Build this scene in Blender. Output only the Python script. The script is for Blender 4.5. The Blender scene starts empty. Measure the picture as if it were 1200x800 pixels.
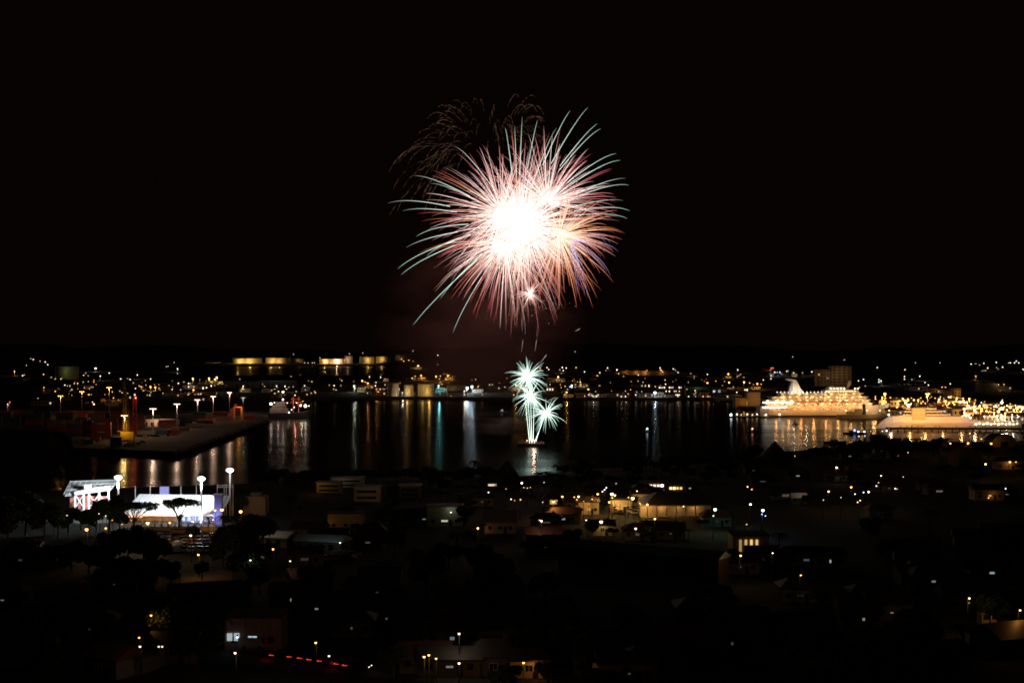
import bpy, math, random
from mathutils import Vector, Matrix
R = math.radians
sc = bpy.context.scene
col = sc.collection
rnd = random.Random(7)

# ------------------------------------------------------------------ camera, night sky, exposure
H, F, YH = 60.0, 1666.67, 408.0            # eye height, focal length in photo pixels, horizon row
cam = bpy.data.objects.new('camera', bpy.data.cameras.new('camera'))
col.objects.link(cam); sc.camera = cam
cam.location = (0, 0, H); cam.rotation_euler = (R(90), 0, 0)
cam.data.sensor_width = 36; cam.data.lens = 50.0
cam.data.shift_y = 8 / 1200.0
cam.data.clip_start = 1.0; cam.data.clip_end = 30000

world = bpy.data.worlds.new('World'); sc.world = world; world.use_nodes = True
nt = world.node_tree; nt.nodes.clear()
out = nt.nodes.new('ShaderNodeOutputWorld'); bg = nt.nodes.new('ShaderNodeBackground')
sky = nt.nodes.new('ShaderNodeTexSky'); sky.sky_type = 'NISHITA'; sky.sun_disc = False
sky.sun_elevation = R(-8); sky.sun_rotation = R(150)
tint = nt.nodes.new('ShaderNodeMix'); tint.data_type = 'RGBA'; tint.inputs[0].default_value = 0.96
nt.links.new(sky.outputs[0], tint.inputs[6]); tint.inputs[7].default_value = (0.022, 0.0098, 0.0068, 1)
nt.links.new(tint.outputs[2], bg.inputs[0]); bg.inputs[1].default_value = 0.08
nt.links.new(bg.outputs[0], out.inputs[0])
moon = bpy.data.objects.new('moon', bpy.data.lights.new('moon', 'SUN')); col.objects.link(moon)  # faint sun lamp added as fill for the dark foreground
moon.data.energy = 0.0025; moon.data.angle = R(0.5); moon.data.color = (1, 0.9, 0.8)
moon.rotation_euler = (R(50), 0, R(-150)); moon.location = (0, 0, 300)
sc.view_settings.view_transform = 'Standard'; sc.view_settings.look = 'None'
sc.view_settings.exposure = 0; sc.view_settings.gamma = 1
cy = sc.cycles
cy.use_denoising = True; cy.max_bounces = 4; cy.diffuse_bounces = 2; cy.glossy_bounces = 2
cy.transmission_bounces = 2; cy.volume_bounces = 0; cy.transparent_max_bounces = 6
cy.caustics_reflective = False; cy.caustics_refractive = False
cy.use_light_tree = True; cy.sample_clamp_indirect = 3; cy.filter_width = 1.7
cy.use_adaptive_sampling = False

# ------------------------------------------------------------------ helpers
def pt(px, py, Y): return Vector(((px - 600) * Y / F, Y, H - (py - YH) * Y / F))
def lerp_list(pts, x):
    if x <= pts[0][0]: return pts[0][1]
    for (a, b), (c, d) in zip(pts, pts[1:]):
        if x <= c: return b + (d - b) * (x - a) / (c - a)
    return pts[-1][1]

class MB:
    """collects faces of several materials, built into ONE mesh object"""
    def __init__(s): s.v = []; s.f = []; s.m = []; s.mats = []; s.c = None
    def mi(s, m):
        if m not in s.mats: s.mats.append(m)
        return s.mats.index(m)
    def add(s, vs, fs, m):
        o = len(s.v); k = s.mi(m)
        s.v += [tuple(v) for v in vs]
        for f in fs: s.f.append(tuple(i + o for i in f)); s.m.append(k)
        return s
    def box(s, c, d, m, rz=0.0, taper=1.0, ry=0.0):
        x, y, z = d[0] / 2, d[1] / 2, d[2] / 2
        M = Matrix.Translation(Vector(c)) @ Matrix.Rotation(rz, 4, 'Z') @ Matrix.Rotation(ry, 4, 'Y')
        vs = [M @ Vector((a * x * t, b * y * t, k * z)) for k, t in ((-1, 1), (1, taper)) for a, b in ((-1, -1), (1, -1), (1, 1), (-1, 1))]
        return s.add(vs, [(3, 2, 1, 0), (4, 5, 6, 7), (0, 1, 5, 4), (1, 2, 6, 5), (2, 3, 7, 6), (3, 0, 4, 7)], m)
    def tube(s, pts, rs, m, n=6, cap=True):
        pts = [Vector(p) for p in pts]; k = len(pts)
        if not hasattr(rs, '__len__'): rs = [rs] * k
        vs = []; fs = []
        for i, p in enumerate(pts):
            d = (pts[min(i + 1, k - 1)] - pts[max(i - 1, 0)])
            if d.length < 1e-6: d = Vector((0, 0, 1))
            d.normalize()
            a = d.cross(Vector((0, 0, 1))) if abs(d.z) < .95 else d.cross(Vector((1, 0, 0)))
            a.normalize(); b = d.cross(a)
            for j in range(n):
                t = 2 * math.pi * j / n
                vs.append(p + (a * math.cos(t) + b * math.sin(t)) * rs[i])
        for i in range(k - 1):
            for j in range(n):
                fs.append((i * n + j, i * n + (j + 1) % n, (i + 1) * n + (j + 1) % n, (i + 1) * n + j))
        if cap:
            fs.append(tuple(range(n - 1, -1, -1))); fs.append(tuple((k - 1) * n + j for j in range(n)))
        return s.add(vs, fs, m)
    def ball(s, c, r, m, n=8, k=5, sz=1.0):
        vs = [(c[0], c[1], c[2] + r * sz)]; fs = []
        for i in range(1, k):
            t = math.pi * i / k
            for j in range(n):
                a = 2 * math.pi * j / n
                vs.append((c[0] + r * math.sin(t) * math.cos(a), c[1] + r * math.sin(t) * math.sin(a), c[2] + r * sz * math.cos(t)))
        vs.append((c[0], c[1], c[2] - r * sz)); L = len(vs) - 1
        for j in range(n):
            fs.append((0, 1 + j, 1 + (j + 1) % n)); fs.append((L, 1 + (k - 2) * n + (j + 1) % n, 1 + (k - 2) * n + j))
            for i in range(k - 2):
                fs.append((1 + i * n + j, 1 + (i + 1) * n + j, 1 + (i + 1) * n + (j + 1) % n, 1 + i * n + (j + 1) % n))
        return s.add(vs, fs, m)
    def prism(s, poly, y0, y1, m):
        """side profile in the xz plane, swept from y0 to y1"""
        n = len(poly)
        vs = [(x, y0, z) for x, z in poly] + [(x, y1, z) for x, z in poly]
        fs = [tuple(range(n)), tuple(range(2 * n - 1, n - 1, -1))] + [(i, i + n, (i + 1) % n + n, (i + 1) % n) for i in range(n)]
        return s.add(vs, fs, m)
    def slab(s, poly, z0, z1, m):
        n = len(poly)
        vs = [(x, y, z0) for x, y in poly] + [(x, y, z1) for x, y in poly]
        fs = [tuple(range(n - 1, -1, -1)), tuple(range(n, 2 * n))] + [(i, (i + 1) % n, (i + 1) % n + n, i + n) for i in range(n)]
        return s.add(vs, fs, m)
    def gable(s, c, d, h, m, over=0.5, hip=0.0, th=0.25):
        """pitched roof on a box of size d centred at c (c.z = eave); ridge along x"""
        x, y = d[0] / 2 + over, d[1] / 2 + over; X, Y, Z = c; xr = x - hip
        v = [(-x, -y, 0), (x, -y, 0), (x, y, 0), (-x, y, 0), (-xr, 0, h), (xr, 0, h)]
        vs = [(X + a, Y + b, Z + k) for a, b, k in v] + [(X + a, Y + b, Z + k - th) for a, b, k in v[:4]]
        return s.add(vs, [(0, 1, 5, 4), (2, 3, 4, 5), (1, 2, 5), (3, 0, 4), (0, 6, 7, 1), (1, 7, 8, 2), (2, 8, 9, 3), (3, 9, 6, 0), (6, 9, 8, 7)], m)
    def build(s, name, parent=None, smooth=False):
        me = bpy.data.meshes.new(name); me.from_pydata(s.v, [], s.f)
        for m in s.mats: me.materials.append(m)
        me.polygons.foreach_set('material_index', s.m)
        if smooth: me.polygons.foreach_set('use_smooth', [True] * len(s.f))
        if s.c:
            a = me.attributes.new('glow', 'FLOAT_COLOR', 'POINT')
            a.data.foreach_set('color', [q for c in s.c for q in (c[0], c[1], c[2], 1.0)])
        me.update()
        o = bpy.data.objects.new(name, me); col.objects.link(o)
        if parent: o.parent = parent
        return o

REG = []      # (object, kind phrase, plural, zone, px) -> labels are written at the end
def tag(o, label, cat, group=None):
    o['label'] = label; o['category'] = cat
    if group: o['group'] = group
    return o
def reg(o, cat, one, many, zone, px, group=None):
    o['category'] = cat
    if group: o['group'] = group
    REG.append((o, one, many, zone, px)); return o
def empty(name, loc, rz=0.0):
    o = bpy.data.objects.new(name, None); col.objects.link(o)
    o.empty_display_size = 0.5; o.location = loc; o.rotation_euler = (0, 0, rz); return o
def struct(o): o['kind'] = 'structure'; return o
def copy_tree(o, parent=None):
    c = o.copy(); col.objects.link(c)
    for k in ('label', 'category', 'group'):
        if parent is None and k in c: del c[k]
    if parent: c.parent = parent
    for ch in list(o.children): copy_tree(ch, c)
    return c

MATS = {}
def mat(name, c, rough=.7, var=.25, scale=.6, metal=0.0, spec=.3):
    if name in MATS: return MATS[name]
    m = bpy.data.materials.new(name); m.use_nodes = True; t = m.node_tree
    b = t.nodes['Principled BSDF']; b.inputs['Roughness'].default_value = rough
    b.inputs['Metallic'].default_value = metal; b.inputs['Specular IOR Level'].default_value = spec
    tc = t.nodes.new('ShaderNodeTexCoord'); n = t.nodes.new('ShaderNodeTexNoise'); n.inputs['Scale'].default_value = scale
    n.inputs['Detail'].default_value = 5
    mx = t.nodes.new('ShaderNodeMix'); mx.data_type = 'RGBA'
    mx.inputs[6].default_value = tuple(x * (1 - var) for x in c) + (1,); mx.inputs[7].default_value = tuple(min(1, x * (1 + var)) for x in c) + (1,)
    t.links.new(tc.outputs['Object'], n.inputs['Vector']); t.links.new(n.outputs['Fac'], mx.inputs[0]); t.links.new(mx.outputs[2], b.inputs['Base Color'])
    MATS[name] = m; return m
def emit(c, k):
    key = 'lit_%s_%s' % ('_'.join('%d' % (x * 100) for x in c), k)
    if key in MATS: return MATS[key]
    m = bpy.data.materials.new(key); m.use_nodes = True; t = m.node_tree; t.nodes.clear()
    o = t.nodes.new('ShaderNodeOutputMaterial'); e = t.nodes.new('ShaderNodeEmission')
    e.inputs[0].default_value = tuple(c) + (1,); e.inputs[1].default_value = k
    t.links.new(e.outputs[0], o.inputs[0]); MATS[key] = m; return m
def light(kind, loc, power, color, parent=None, size=0.3, aim=None, angle=100):
    d = bpy.data.lights.new('lamp_or_fill_light', kind); d.energy = power; d.color = color  # also names added lights that have no lamp body
    if kind != 'AREA': d.shadow_soft_size = size
    if kind == 'SPOT': d.spot_size = R(angle); d.spot_blend = .6
    o = bpy.data.objects.new('lamp_or_fill_light', d); col.objects.link(o); o.location = loc
    if aim is not None: o.rotation_euler = (Vector(aim) - Vector(loc)).to_track_quat('-Z', 'Y').to_euler()
    if parent: o.parent = parent
    return o

O_ = (1.0, .42, .085); Y_ = (1.0, .62, .20); W_ = (1.0, .80, .57); C_ = (.72, .90, 1.0); N_ = (.5, 1.0, .5)
T_ = (.35, 1.0, .95); B_ = (.35, .5, 1.0); R_ = (1.0, .14, .06); G_ = (.95, 1.0, .72); M_ = (1.0, .62, .42)
COLS = dict(o=O_, y=Y_, w=W_, c=C_, n=N_, t=T_, b=B_, r=R_, g=G_, m=M_)
CNAME = dict(o='orange', y='yellow', w='white', c='cool white', n='green', t='teal', b='blue', r='red', g='pale green', m='pinkish white')
SIZE = dict(s=(.48, 1.3), m=(.64, 2.5), L=(1.0, 3.8), X=(1.5, 5.5))

asphalt = mat('asphalt', (.05, .048, .045), .85); concrete = mat('concrete', (.28, .26, .24), .85)
soil = mat('soil', (.022, .024, .015), .95, .4, .08); steel = mat('grey_steel', (.3, .3, .31), .5); dark = mat('dark_metal', (.03, .03, .033), .5)
white = mat('white_paint', (.78, .77, .74), .5, .06); cream = mat('cream_render', (.55, .47, .36), .8, .12); tan = mat('tan_paint', (.62, .5, .34), .7, .1)
rooft = mat('roof_tin', (.06, .055, .05), .6); roofr = mat('roof_red', (.12, .045, .03), .7); roofw = mat('roof_white', (.62, .62, .6), .6, .1)
wallg = mat('grey_wall', (.2, .19, .175), .85); leafm = mat('leaf', (.055, .085, .03), .7, .5, .9); leafd = mat('leaf_dark', (.035, .055, .025), .7, .5, .9)
bark = mat('bark', (.12, .085, .06), .9); thatch = mat('thatch', (.09, .07, .045), .95, .3, 2.0); glassd = mat('dark_glass', (.02, .022, .025), .1, .1, 1, 0, .6)
tankp = mat('tank_paint', (.62, .58, .48), .6, .1, .12); rubber = mat('rubber', (.02, .02, .02), .8)
redp = mat('red_paint', (.42, .07, .04), .6, .2); bluep = mat('blue_paint', (.05, .09, .22), .6, .2); yel = mat('yellow_paint', (.7, .42, .03), .5, .1)
greenp = mat('green_paint', (.06, .14, .09), .6, .2); lav = mat('lavender_light_tint', (.35, .36, .75), .6, .08)

# ------------------------------------------------------------------ terrain and water
NSH = [(-1200, 592), (0, 590), (60, 583), (140, 579), (300, 573), (440, 567), (560, 565), (640, 563), (700, 555), (860, 548), (900, 536), (960, 531), (1010, 525), (1060, 523), (1200, 521), (2400, 521)]
def nshore(px): return H * F / (lerp_list(NSH, px) - YH)
def hsh(x, y): return math.sin(x * .021 + 1.3) * math.cos(y * .017 + .4) + .5 * math.sin(x * .053 + y * .047)
def nground(px, Y):
    X = (px - 600) / F * max(Y, 300)
    z = 2.6 + max(0, 560 - Y) * .018 + max(0, 180 - Y) * .24
    k = min(1, max(0, (nshore(px) - Y) / 60))
    return z + .7 * hsh(X, Y) * k
FSH = [(-1500, 503), (62, 505), (84, 519), (92, 524), (205, 528), (300, 494), (318, 489), (345, 479), (365, 470), (470, 467.5), (600, 469), (700, 469), (860, 469), (868, 480), (1046, 486), (1054, 498), (1200, 501), (2600, 503)]
def fshore(px): return H * F / (lerp_list(FSH, px) - YH)
def fground(px, Y):
    if 215 < px < 462:
        if 3050 < Y < 4750: return -3.0
    z = 3.0
    if px > 455: z += max(0, min(Y, 5000) - 2400) * .0042
    if Y > 4750: z = max(z, 3.2) + (Y - 4750) * .016 * (.8 + .25 * math.sin(px * .011) + .12 * math.sin(px * .037 + 1))
    if px < 70: z += max(0, min(Y, 5000) - 1500) * .005
    return z
def fan(name, cols, rows_of, gfun, m, xfun, skirt=-3.0):
    mb = MB(); vs = []; fs = []; n = None
    for px in cols:
        rows = rows_of(px); n = len(rows) + 1
        vs.append((xfun(px, rows[0]), rows[0] + (.3 if skirt < 0 else 0), skirt) if name != 'ground' else (xfun(px, rows[0]), rows[0], gfun(px, rows[0]) - 5))
        for Y in rows: vs.append((xfun(px, Y), Y, gfun(px, Y)))
    for i in range(len(cols) - 1):
        for j in range(n - 1):
            fs.append((i * n + j, (i + 1) * n + j, (i + 1) * n + j + 1, i * n + j + 1))
    if name == 'ground':
        e = len(vs)
        for i, px in enumerate(cols): Y = nshore(px); vs.append((xfun(px, Y), Y + .4, -3))
        for i in range(len(cols) - 1): fs.append((i * n + n - 1, (i + 1) * n + n - 1, e + i + 1, e + i))
    mb.add(vs, fs, m)
    return struct(mb.build(name))
fan('ground', list(range(-1200, 2401, 20)), lambda px: [-60 + (nshore(px) + 60) * i / 70 for i in range(71)], nground, soil, lambda px, Y: (px - 600) / F * max(Y, 300))
fan('harbour_terrain', sorted(set(list(range(-1500, 2601, 20)) + [62, 84, 92, 205, 318, 345, 365, 868, 1046, 1054])), lambda px: [fshore(px) * (9000 / fshore(px)) ** (i / 60) for i in range(61)], fground, mat('harbour_ground', (.09, .08, .07), .9, .3, .05), lambda px, Y: (px - 600) / F * Y)

wm = bpy.data.materials.new('harbour_water'); wm.use_nodes = True; t = wm.node_tree; b = t.nodes['Principled BSDF']
b.inputs['Base Color'].default_value = (.004, .006, .007, 1); b.inputs['Roughness'].default_value = .19; b.inputs['IOR'].default_value = 1.33
b.inputs['Specular IOR Level'].default_value = .5
tc = t.nodes.new('ShaderNodeTexCoord'); mp = t.nodes.new('ShaderNodeMapping'); mp.inputs['Scale'].default_value = (.012, .09, 1)
n1 = t.nodes.new('ShaderNodeTexNoise'); n1.inputs['Scale'].default_value = 1.0; n1.inputs['Detail'].default_value = 3
bp = t.nodes.new('ShaderNodeBump'); bp.inputs['Strength'].default_value = .5; bp.inputs['Distance'].default_value = .28
t.links.new(tc.outputs['Object'], mp.inputs[0]); t.links.new(mp.outputs[0], n1.inputs['Vector']); t.links.new(n1.outputs['Fac'], bp.inputs['Height']); t.links.new(bp.outputs[0], b.inputs['Normal'])
df = t.nodes.new('ShaderNodeBsdfDiffuse'); df.inputs[0].default_value = (.006, .007, .007, 1); ms = t.nodes.new('ShaderNodeMixShader')
n2 = t.nodes.new('ShaderNodeTexNoise'); n2.inputs['Scale'].default_value = 1.0; n2.inputs['Detail'].default_value = 2; mp2 = t.nodes.new('ShaderNodeMapping'); mp2.inputs['Scale'].default_value = (.004, .035, 1)
mr = t.nodes.new('ShaderNodeMapRange'); mr.inputs[1].default_value = .3; mr.inputs[2].default_value = .7; mr.inputs[3].default_value = .30; mr.inputs[4].default_value = .72
t.links.new(tc.outputs['Object'], mp2.inputs[0]); t.links.new(mp2.outputs[0], n2.inputs['Vector']); t.links.new(n2.outputs['Fac'], mr.inputs[0]); t.links.new(mr.outputs[0], ms.inputs[0])
t.links.new(df.outputs[0], ms.inputs[1]); t.links.new(b.outputs[0], ms.inputs[2]); t.links.new(ms.outputs[0], t.nodes['Material Output'].inputs[0])
mb = MB(); mb.add([(-9000, 300, 0), (9000, 300, 0), (9000, 9500, 0), (-9000, 9500, 0)], [(0, 1, 2, 3)], wm)
struct(mb.build('water'))

def nG(px, py, lift=0.0):
    Y = 150.0; S = nshore(px) - 2
    while Y < S:
        if nground(px, Y) + lift >= H - (py - YH) * Y / F: break
        Y += 1.0
    return (px - 600) * Y / F, Y, nground(px, Y)
def fG(px, py, lift=0.0):
    Y = fshore(px) + 4
    while Y < 7600:
        g = fground(px, Y)
        if g > 0 and g + lift >= H - (py - YH) * Y / F: break
        Y += 6
    return (px - 600) * Y / F, Y, fground(px, Y)

# ------------------------------------------------------------------ fireworks
tm = bpy.data.materials.new('burning_star'); tm.use_nodes = True; t = tm.node_tree; t.nodes.clear()
o = t.nodes.new('ShaderNodeOutputMaterial'); e = t.nodes.new('ShaderNodeEmission'); a = t.nodes.new('ShaderNodeAttribute'); a.attribute_name = 'glow'
t.links.new(a.outputs['Color'], e.inputs[0]); t.links.new(e.outputs[0], o.inputs[0]); e.inputs[1].default_value = 1.0
def mixc(stops, t):
    for (a, ca), (b, cb) in zip(stops, stops[1:]):
        if t <= b:
            k = (t - a) / (b - a) if b > a else 0
            return tuple(x + (y - x) * k for x, y in zip(ca, cb))
    return stops[-1][1]
FY = 877.0; PX = FY / F
def trail(mb, p0, v, drop, rad, stops, t0=0.0, t1=1.0, seg=9, glitter=0.0, drag=1.6):
    """one star's path: thrown out, slowed by the air, pulled down; white hot at first, cooling to the tip"""
    pts = []; cs = []; rs = []
    dk = 1 - math.exp(-drag)
    for i in range(seg + 1):
        u = t0 + (t1 - t0) * i / seg
        s = (1 - math.exp(-drag * u)) / dk
        pts.append(Vector(p0) + Vector(v) * s + Vector((0, 0, -drop * u * u)))
        c = mixc(stops, i / seg)
        if glitter: g = 1 if rnd.random() < .55 else (1 - glitter); c = tuple(x * g * rnd.uniform(.6, 1.4) for x in c)
        cs += [c] * 4; rs.append(rad * (1 - .55 * (i / seg) ** 2))
    mb.tube(pts, rs, tm, n=4, cap=False)
    mb.c = (mb.c or []) + cs
def sphere_dir():
    z = rnd.uniform(-1, 1); a = rnd.uniform(0, 2 * math.pi); r = math.sqrt(1 - z * z)
    return Vector((r * math.cos(a), r * math.sin(a), z))
def burst(label, px, py, Y, n, rpx, spread, drop, rad, palettes, group, t0=(0, 0), filt=None, keep=100, glitter=0, seg=9, tip=1.0):
    c = pt(px, py, Y); k = Y / F
    root = empty('firework_burst', c); tag(root, label, 'firework', group)
    rest = MB(); made = 0
    while made < n:
        d = sphere_dir()
        if filt and not filt(d): continue
        v = d * rpx * k * rnd.uniform(*spread)
        mb = MB() if made < keep else rest
        trail(mb, (0, 0, 0), v, drop * k * rnd.uniform(.7, 1.3), rad * rnd.uniform(.7, 1.25), rnd.choice(palettes), rnd.uniform(*t0), tip, seg, glitter)
        if made < keep: mb.build('star_trail', root)
        made += 1
    if n > keep: rest.build('star_trails', root)['kind'] = 'stuff'
    return root
WH = (1.9, 1.6, 1.4)
red = [[(0, WH), (.28, (1.3, .72, .62)), (.42, (.95, .26, .26)), (.88, (.6, .085, .11)), (1, (.08, .008, .01))],
       [(0, WH), (.3, (1.3, .8, .72)), (.5, (.95, .36, .35)), (.92, (.56, .14, .16)), (1, (.08, .012, .014))],
       [(0, WH), (.36, (1.4, .8, .45)), (.54, (.9, .30, .13)), (.88, (.48, .10, .05)), (1, (.06, .008, .006))],
       [(0, WH), (.42, (1.2, .95, .8)), (.7, (.7, .36, .30)), (1, (.16, .05, .045))]]
red += [[(0, WH), (.58, (1.35, 1.08, 1.02)), (.85, (.9, .52, .52)), (1, (.25, .1, .1))], [(0, WH), (.5, (1.3, .95, .92)), (.8, (.85, .38, .42)), (1, (.2, .06, .07))]]
org = [[(0, (1.7, 1.2, .75)), (.4, (1.2, .5, .26)), (.8, (.85, .22, .10)), (1, (.2, .03, .015))], [(0, (1.7, 1.2, .9)), (.5, (1.0, .42, .28)), (1, (.4, .09, .06))]]
mint = [[(0, (1.2, 1.5, 1.3)), (.5, (.66, .90, .76)), (.9, (.42, .68, .55)), (1, (.12, .24, .2))], [(0, (1.2, 1.4, 1.2)), (.6, (.5, .62, .52)), (1, (.1, .16, .13))]]
gold = [[(0, (1.9, 1.7, 1.6)), (.75, (1.6, 1.3, 1.2)), (1, (.8, .42, .36))], [(0, (1.9, 1.7, 1.6)), (.7, (1.5, 1.2, 1.0)), (1, (.8, .35, .25))]]
viol = [[(0, (1.0, .8, 1.1)), (.5, (.5, .38, .78)), (1, (.12, .08, .25))]]
G1 = 'shells bursting over the harbour'
burst('largest red and pink firework burst with a white hot core', 610, 262, FY, 420, 118, (.5, 1.06), 9, .13, red[:4] * 2 + red[4:], G1)
burst('pink burst high on the upper left flank of the big firework', 588, 250, FY + 9, 190, 90, (.6, 1.08), 8, .14, red[:2] + red[3:] + red[4:], G1, filt=lambda d: d.z > -.5 or d.x < 0)
burst('rose red burst rising on the upper right flank of the big firework', 641, 238, FY + 5, 170, 90, (.6, 1.1), 8, .14, red[:2] + red[4:], G1, filt=lambda d: d.z > -.2)
burst('orange red burst on the lower right flank of the big firework', 655, 276, FY - 6, 180, 80, (.55, 1.08), 12, .145, org + red[2:3], G1, filt=lambda d: d.x > -.6)
burst('orange pink burst hanging low on the left flank of the big firework', 592, 285, FY - 8, 150, 88, (.55, 1.1), 12, .14, red, G1, filt=lambda d: d.z < .3)
burst('pale violet streaks fanning out at the lower right of the big firework', 668, 282, FY - 12, 22, 58, (.6, 1.05), 16, .13, viol, G1, filt=lambda d: d.x > .1 and d.z < .35)
burst('short white streaks packed into the core of the big firework', 617, 268, FY - 6, 380, 56, (.55, 1.25), 5, .17, gold, G1)
root = empty('firework_burst', pt(607, 262, FY)); tag(root, 'long mint green streaks shooting out beyond the red firework burst', 'firework', G1)
for tx, ty in [(455, 238), (472, 247), (485, 206), (488, 277), (466, 315), (470, 322), (484, 381), (531, 389), (533, 172), (612, 137), (630, 141), (668, 130), (689, 126), (700, 145), (704, 151), (722, 180), (727, 188), (733, 209), (737, 217), (738, 247), (735, 256), (510, 342), (516, 350), (603, 148), (652, 150), (730, 235), (476, 290), (505, 215), (592, 150), (500, 300)]:
    tip_ = pt(tx, ty, FY + rnd.uniform(-25, 25)) - root.location; dr = rnd.uniform(6, 10); mb = MB()
    trail(mb, (0, 0, 0), tip_ + Vector((0, 0, dr)), dr, .17, rnd.choice(mint), rnd.uniform(.22, .36), 1, 10); mb.build('star_trail', root)
wil = [[(0, (.02, .012, .007)), (.3, (.055, .03, .017)), (.8, (.11, .05, .03)), (1, (.025, .01, .006))], [(0, (.012, .008, .005)), (.5, (.045, .024, .014)), (.9, (.075, .04, .024)), (1, (.01, .005, .003))]]
burst('faint bronze willow burst fading behind the top left of the red firework', 574, 192, FY + 50, 96, 122, (.66, 1.06), 50, .24, wil, G1, (.3, .5), filt=lambda d: d.z > -.15 and d.x < .7 and abs(d.y) < .8, glitter=.85, seg=22)
wps = [[(0, (3, 2.4, 2.2)), (.4, (1.2, .7, .55)), (1, (.35, .12, .1))]]
burst('small pinkish white burst low under the big firework', 621, 344, FY - 14, 60, 19, (.5, 1.15), 3, .13, wps, G1)
gm = [[(0, (3.0, 3.9, 3.4)), (.4, (.95, 1.32, 1.14)), (.85, (.40, .66, .55)), (1, (.05, .13, .10))]]
G2 = 'low mint green bursts above the barge'
burst('upper and largest of the mint green bursts above the barge', 618, 441, FY, 100, 25, (.6, 1.2), 4, .12, gm, G2)
burst('middle mint green burst directly above the white fountain streams', 622, 463, FY + 4, 84, 24, (.55, 1.25), 4, .11, gm, G2)
burst('mint green burst lowest and furthest to the right above the barge', 640.5, 483, FY - 4, 46, 21, (.6, 1.25), 4, .13, gm, G2, filt=lambda d: abs(d.y) < .8)
# fountain streams, each a comet from a mortar on the barge
fs = [[(0, (3.4, 3.6, 3.1)), (.2, (1.7, 2.4, 2.0)), (1, (1.3, 2.0, 1.7))]]
base = pt(624, 519, FY)
for i, (tx, ty) in enumerate([(613.5, 450), (617.5, 446), (621.5, 458), (626, 464), (640, 484), (636.5, 490)]):
    mb = MB(); b0 = base + Vector(((i - 2.5) * .7, (i % 2) * .8, 0)); tp = pt(tx, ty, FY)
    trail(mb, (0, 0, 0), tp - b0, 0, .12, fs[0:1][0], 0, 1, 6)
    o = mb.build('comet_trail'); o.location = b0
    reg(o, 'firework', 'white comet trail rising from the barge', 'white comet trails rising from the barge', '', tx + i * .01, 'comets rising from the barge')
for i, (x0, y0, x1, y1, k) in enumerate([(611, 412, 613, 397, .25), (627, 411, 629, 397, .3), (612, 388, 611, 372, .2), (616, 392, 614, 366, .18), (634, 424, 641, 415, .5), (674, 388, 680, 385, .5), (639, 471, 652, 465, .5), (630, 380, 629, 396, .12), (609, 355, 604, 372, .3), (642, 352, 646, 366, .12)]):
    mb = MB(); a_, b_ = pt(x0, y0, FY - 3), pt(x1, y1, FY - 3)
    trail(mb, (0, 0, 0), b_ - a_, 0, .13, [(0, (k * .5, k * .4, k * .36)), (.6, (k * 1.6, k * 1.3, k * 1.1)), (1, (k * .4, k * .3, k * .3))], 0, 1, 5)
    o = mb.build('spark_trail'); o.location = a_
    reg(o, 'firework', 'short pale spark streak under the bursts', 'pale spark streaks under the bursts', '', x0 + i * .01, 'stray spark streaks')
mb = MB(); cs = []
for i in range(110):
    a = rnd.uniform(0, 2 * math.pi); r = abs(rnd.gauss(0, 1)); p = pt(628 + r * 24 * math.cos(a), 350 + r * 13 * math.sin(a) + r * 3, FY + rnd.uniform(-18, 18))
    n0 = len(mb.v); mb.ball(p, rnd.uniform(.10, .2), tm, 5, 4); k = rnd.uniform(.15, .8); cs += [(k, k * .8, k * .75)] * (len(mb.v) - n0)
mb.c = cs
o = mb.build('sparks'); tag(o, 'loose crackling sparks drifting below the big red firework', 'sparks'); o['kind'] = 'stuff'

# smoke drifting left of the launch column
def smoke(name, label, c, d, dens, scale, color, thresh=.42):
    m = bpy.data.materials.new(name); m.use_nodes = True; t = m.node_tree; t.nodes.clear()
    o = t.nodes.new('ShaderNodeOutputMaterial'); v = t.nodes.new('ShaderNodeVolumePrincipled'); v.inputs['Color'].default_value = color + (1,)
    tc = t.nodes.new('ShaderNodeTexCoord'); n = t.nodes.new('ShaderNodeTexNoise'); n.inputs['Scale'].default_value = scale; n.inputs['Detail'].default_value = 3
    mp = t.nodes.new('ShaderNodeMapping'); mp.inputs['Scale'].default_value = (.8, .8, 1.9)
    ln = t.nodes.new('ShaderNodeVectorMath'); ln.operation = 'LENGTH'
    fall = t.nodes.new('ShaderNodeMapRange'); fall.inputs[1].default_value = .15; fall.inputs[2].default_value = 1.0; fall.inputs[3].default_value = 1; fall.inputs[4].default_value = 0
    nr = t.nodes.new('ShaderNodeMapRange'); nr.inputs[1].default_value = thresh; nr.inputs[2].default_value = .75
    a = t.nodes.new('ShaderNodeMath'); a.operation = 'MULTIPLY'; b = t.nodes.new('ShaderNodeMath'); b.operation = 'MULTIPLY'; b.inputs[1].default_value = dens
    L = t.links.new
    L(tc.outputs['Object'], ln.inputs[0]); L(ln.outputs['Value'], fall.inputs[0]); L(tc.outputs['Object'], mp.inputs[0]); L(mp.outputs[0], n.inputs['Vector']); L(n.outputs['Fac'], nr.inputs[0])
    pw = t.nodes.new('ShaderNodeMath'); pw.operation = 'POWER'; pw.inputs[1].default_value = 1.9; L(fall.outputs[0], pw.inputs[0]); L(pw.outputs[0], a.inputs[0]); L(nr.outputs[0], a.inputs[1]); L(a.outputs[0], b.inputs[0]); L(b.outputs[0], v.inputs['Density']); L(v.outputs[0], o.inputs['Volume'])
    mb = MB(); mb.ball((0, 0, 0), 1, m, 20, 12); o = mb.build(name); o.location = c; o.scale = d; o['kind'] = 'stuff'; tag(o, label, 'smoke'); return o
smoke('smoke', 'smoke tinted with red firework light drifting left below the big firework', pt(556, 380, 930), (84, 34, 80), .05, 2.2, (.85, .42, .40), .36)  # red glow of the fireworks is put into the smoke colour
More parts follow.
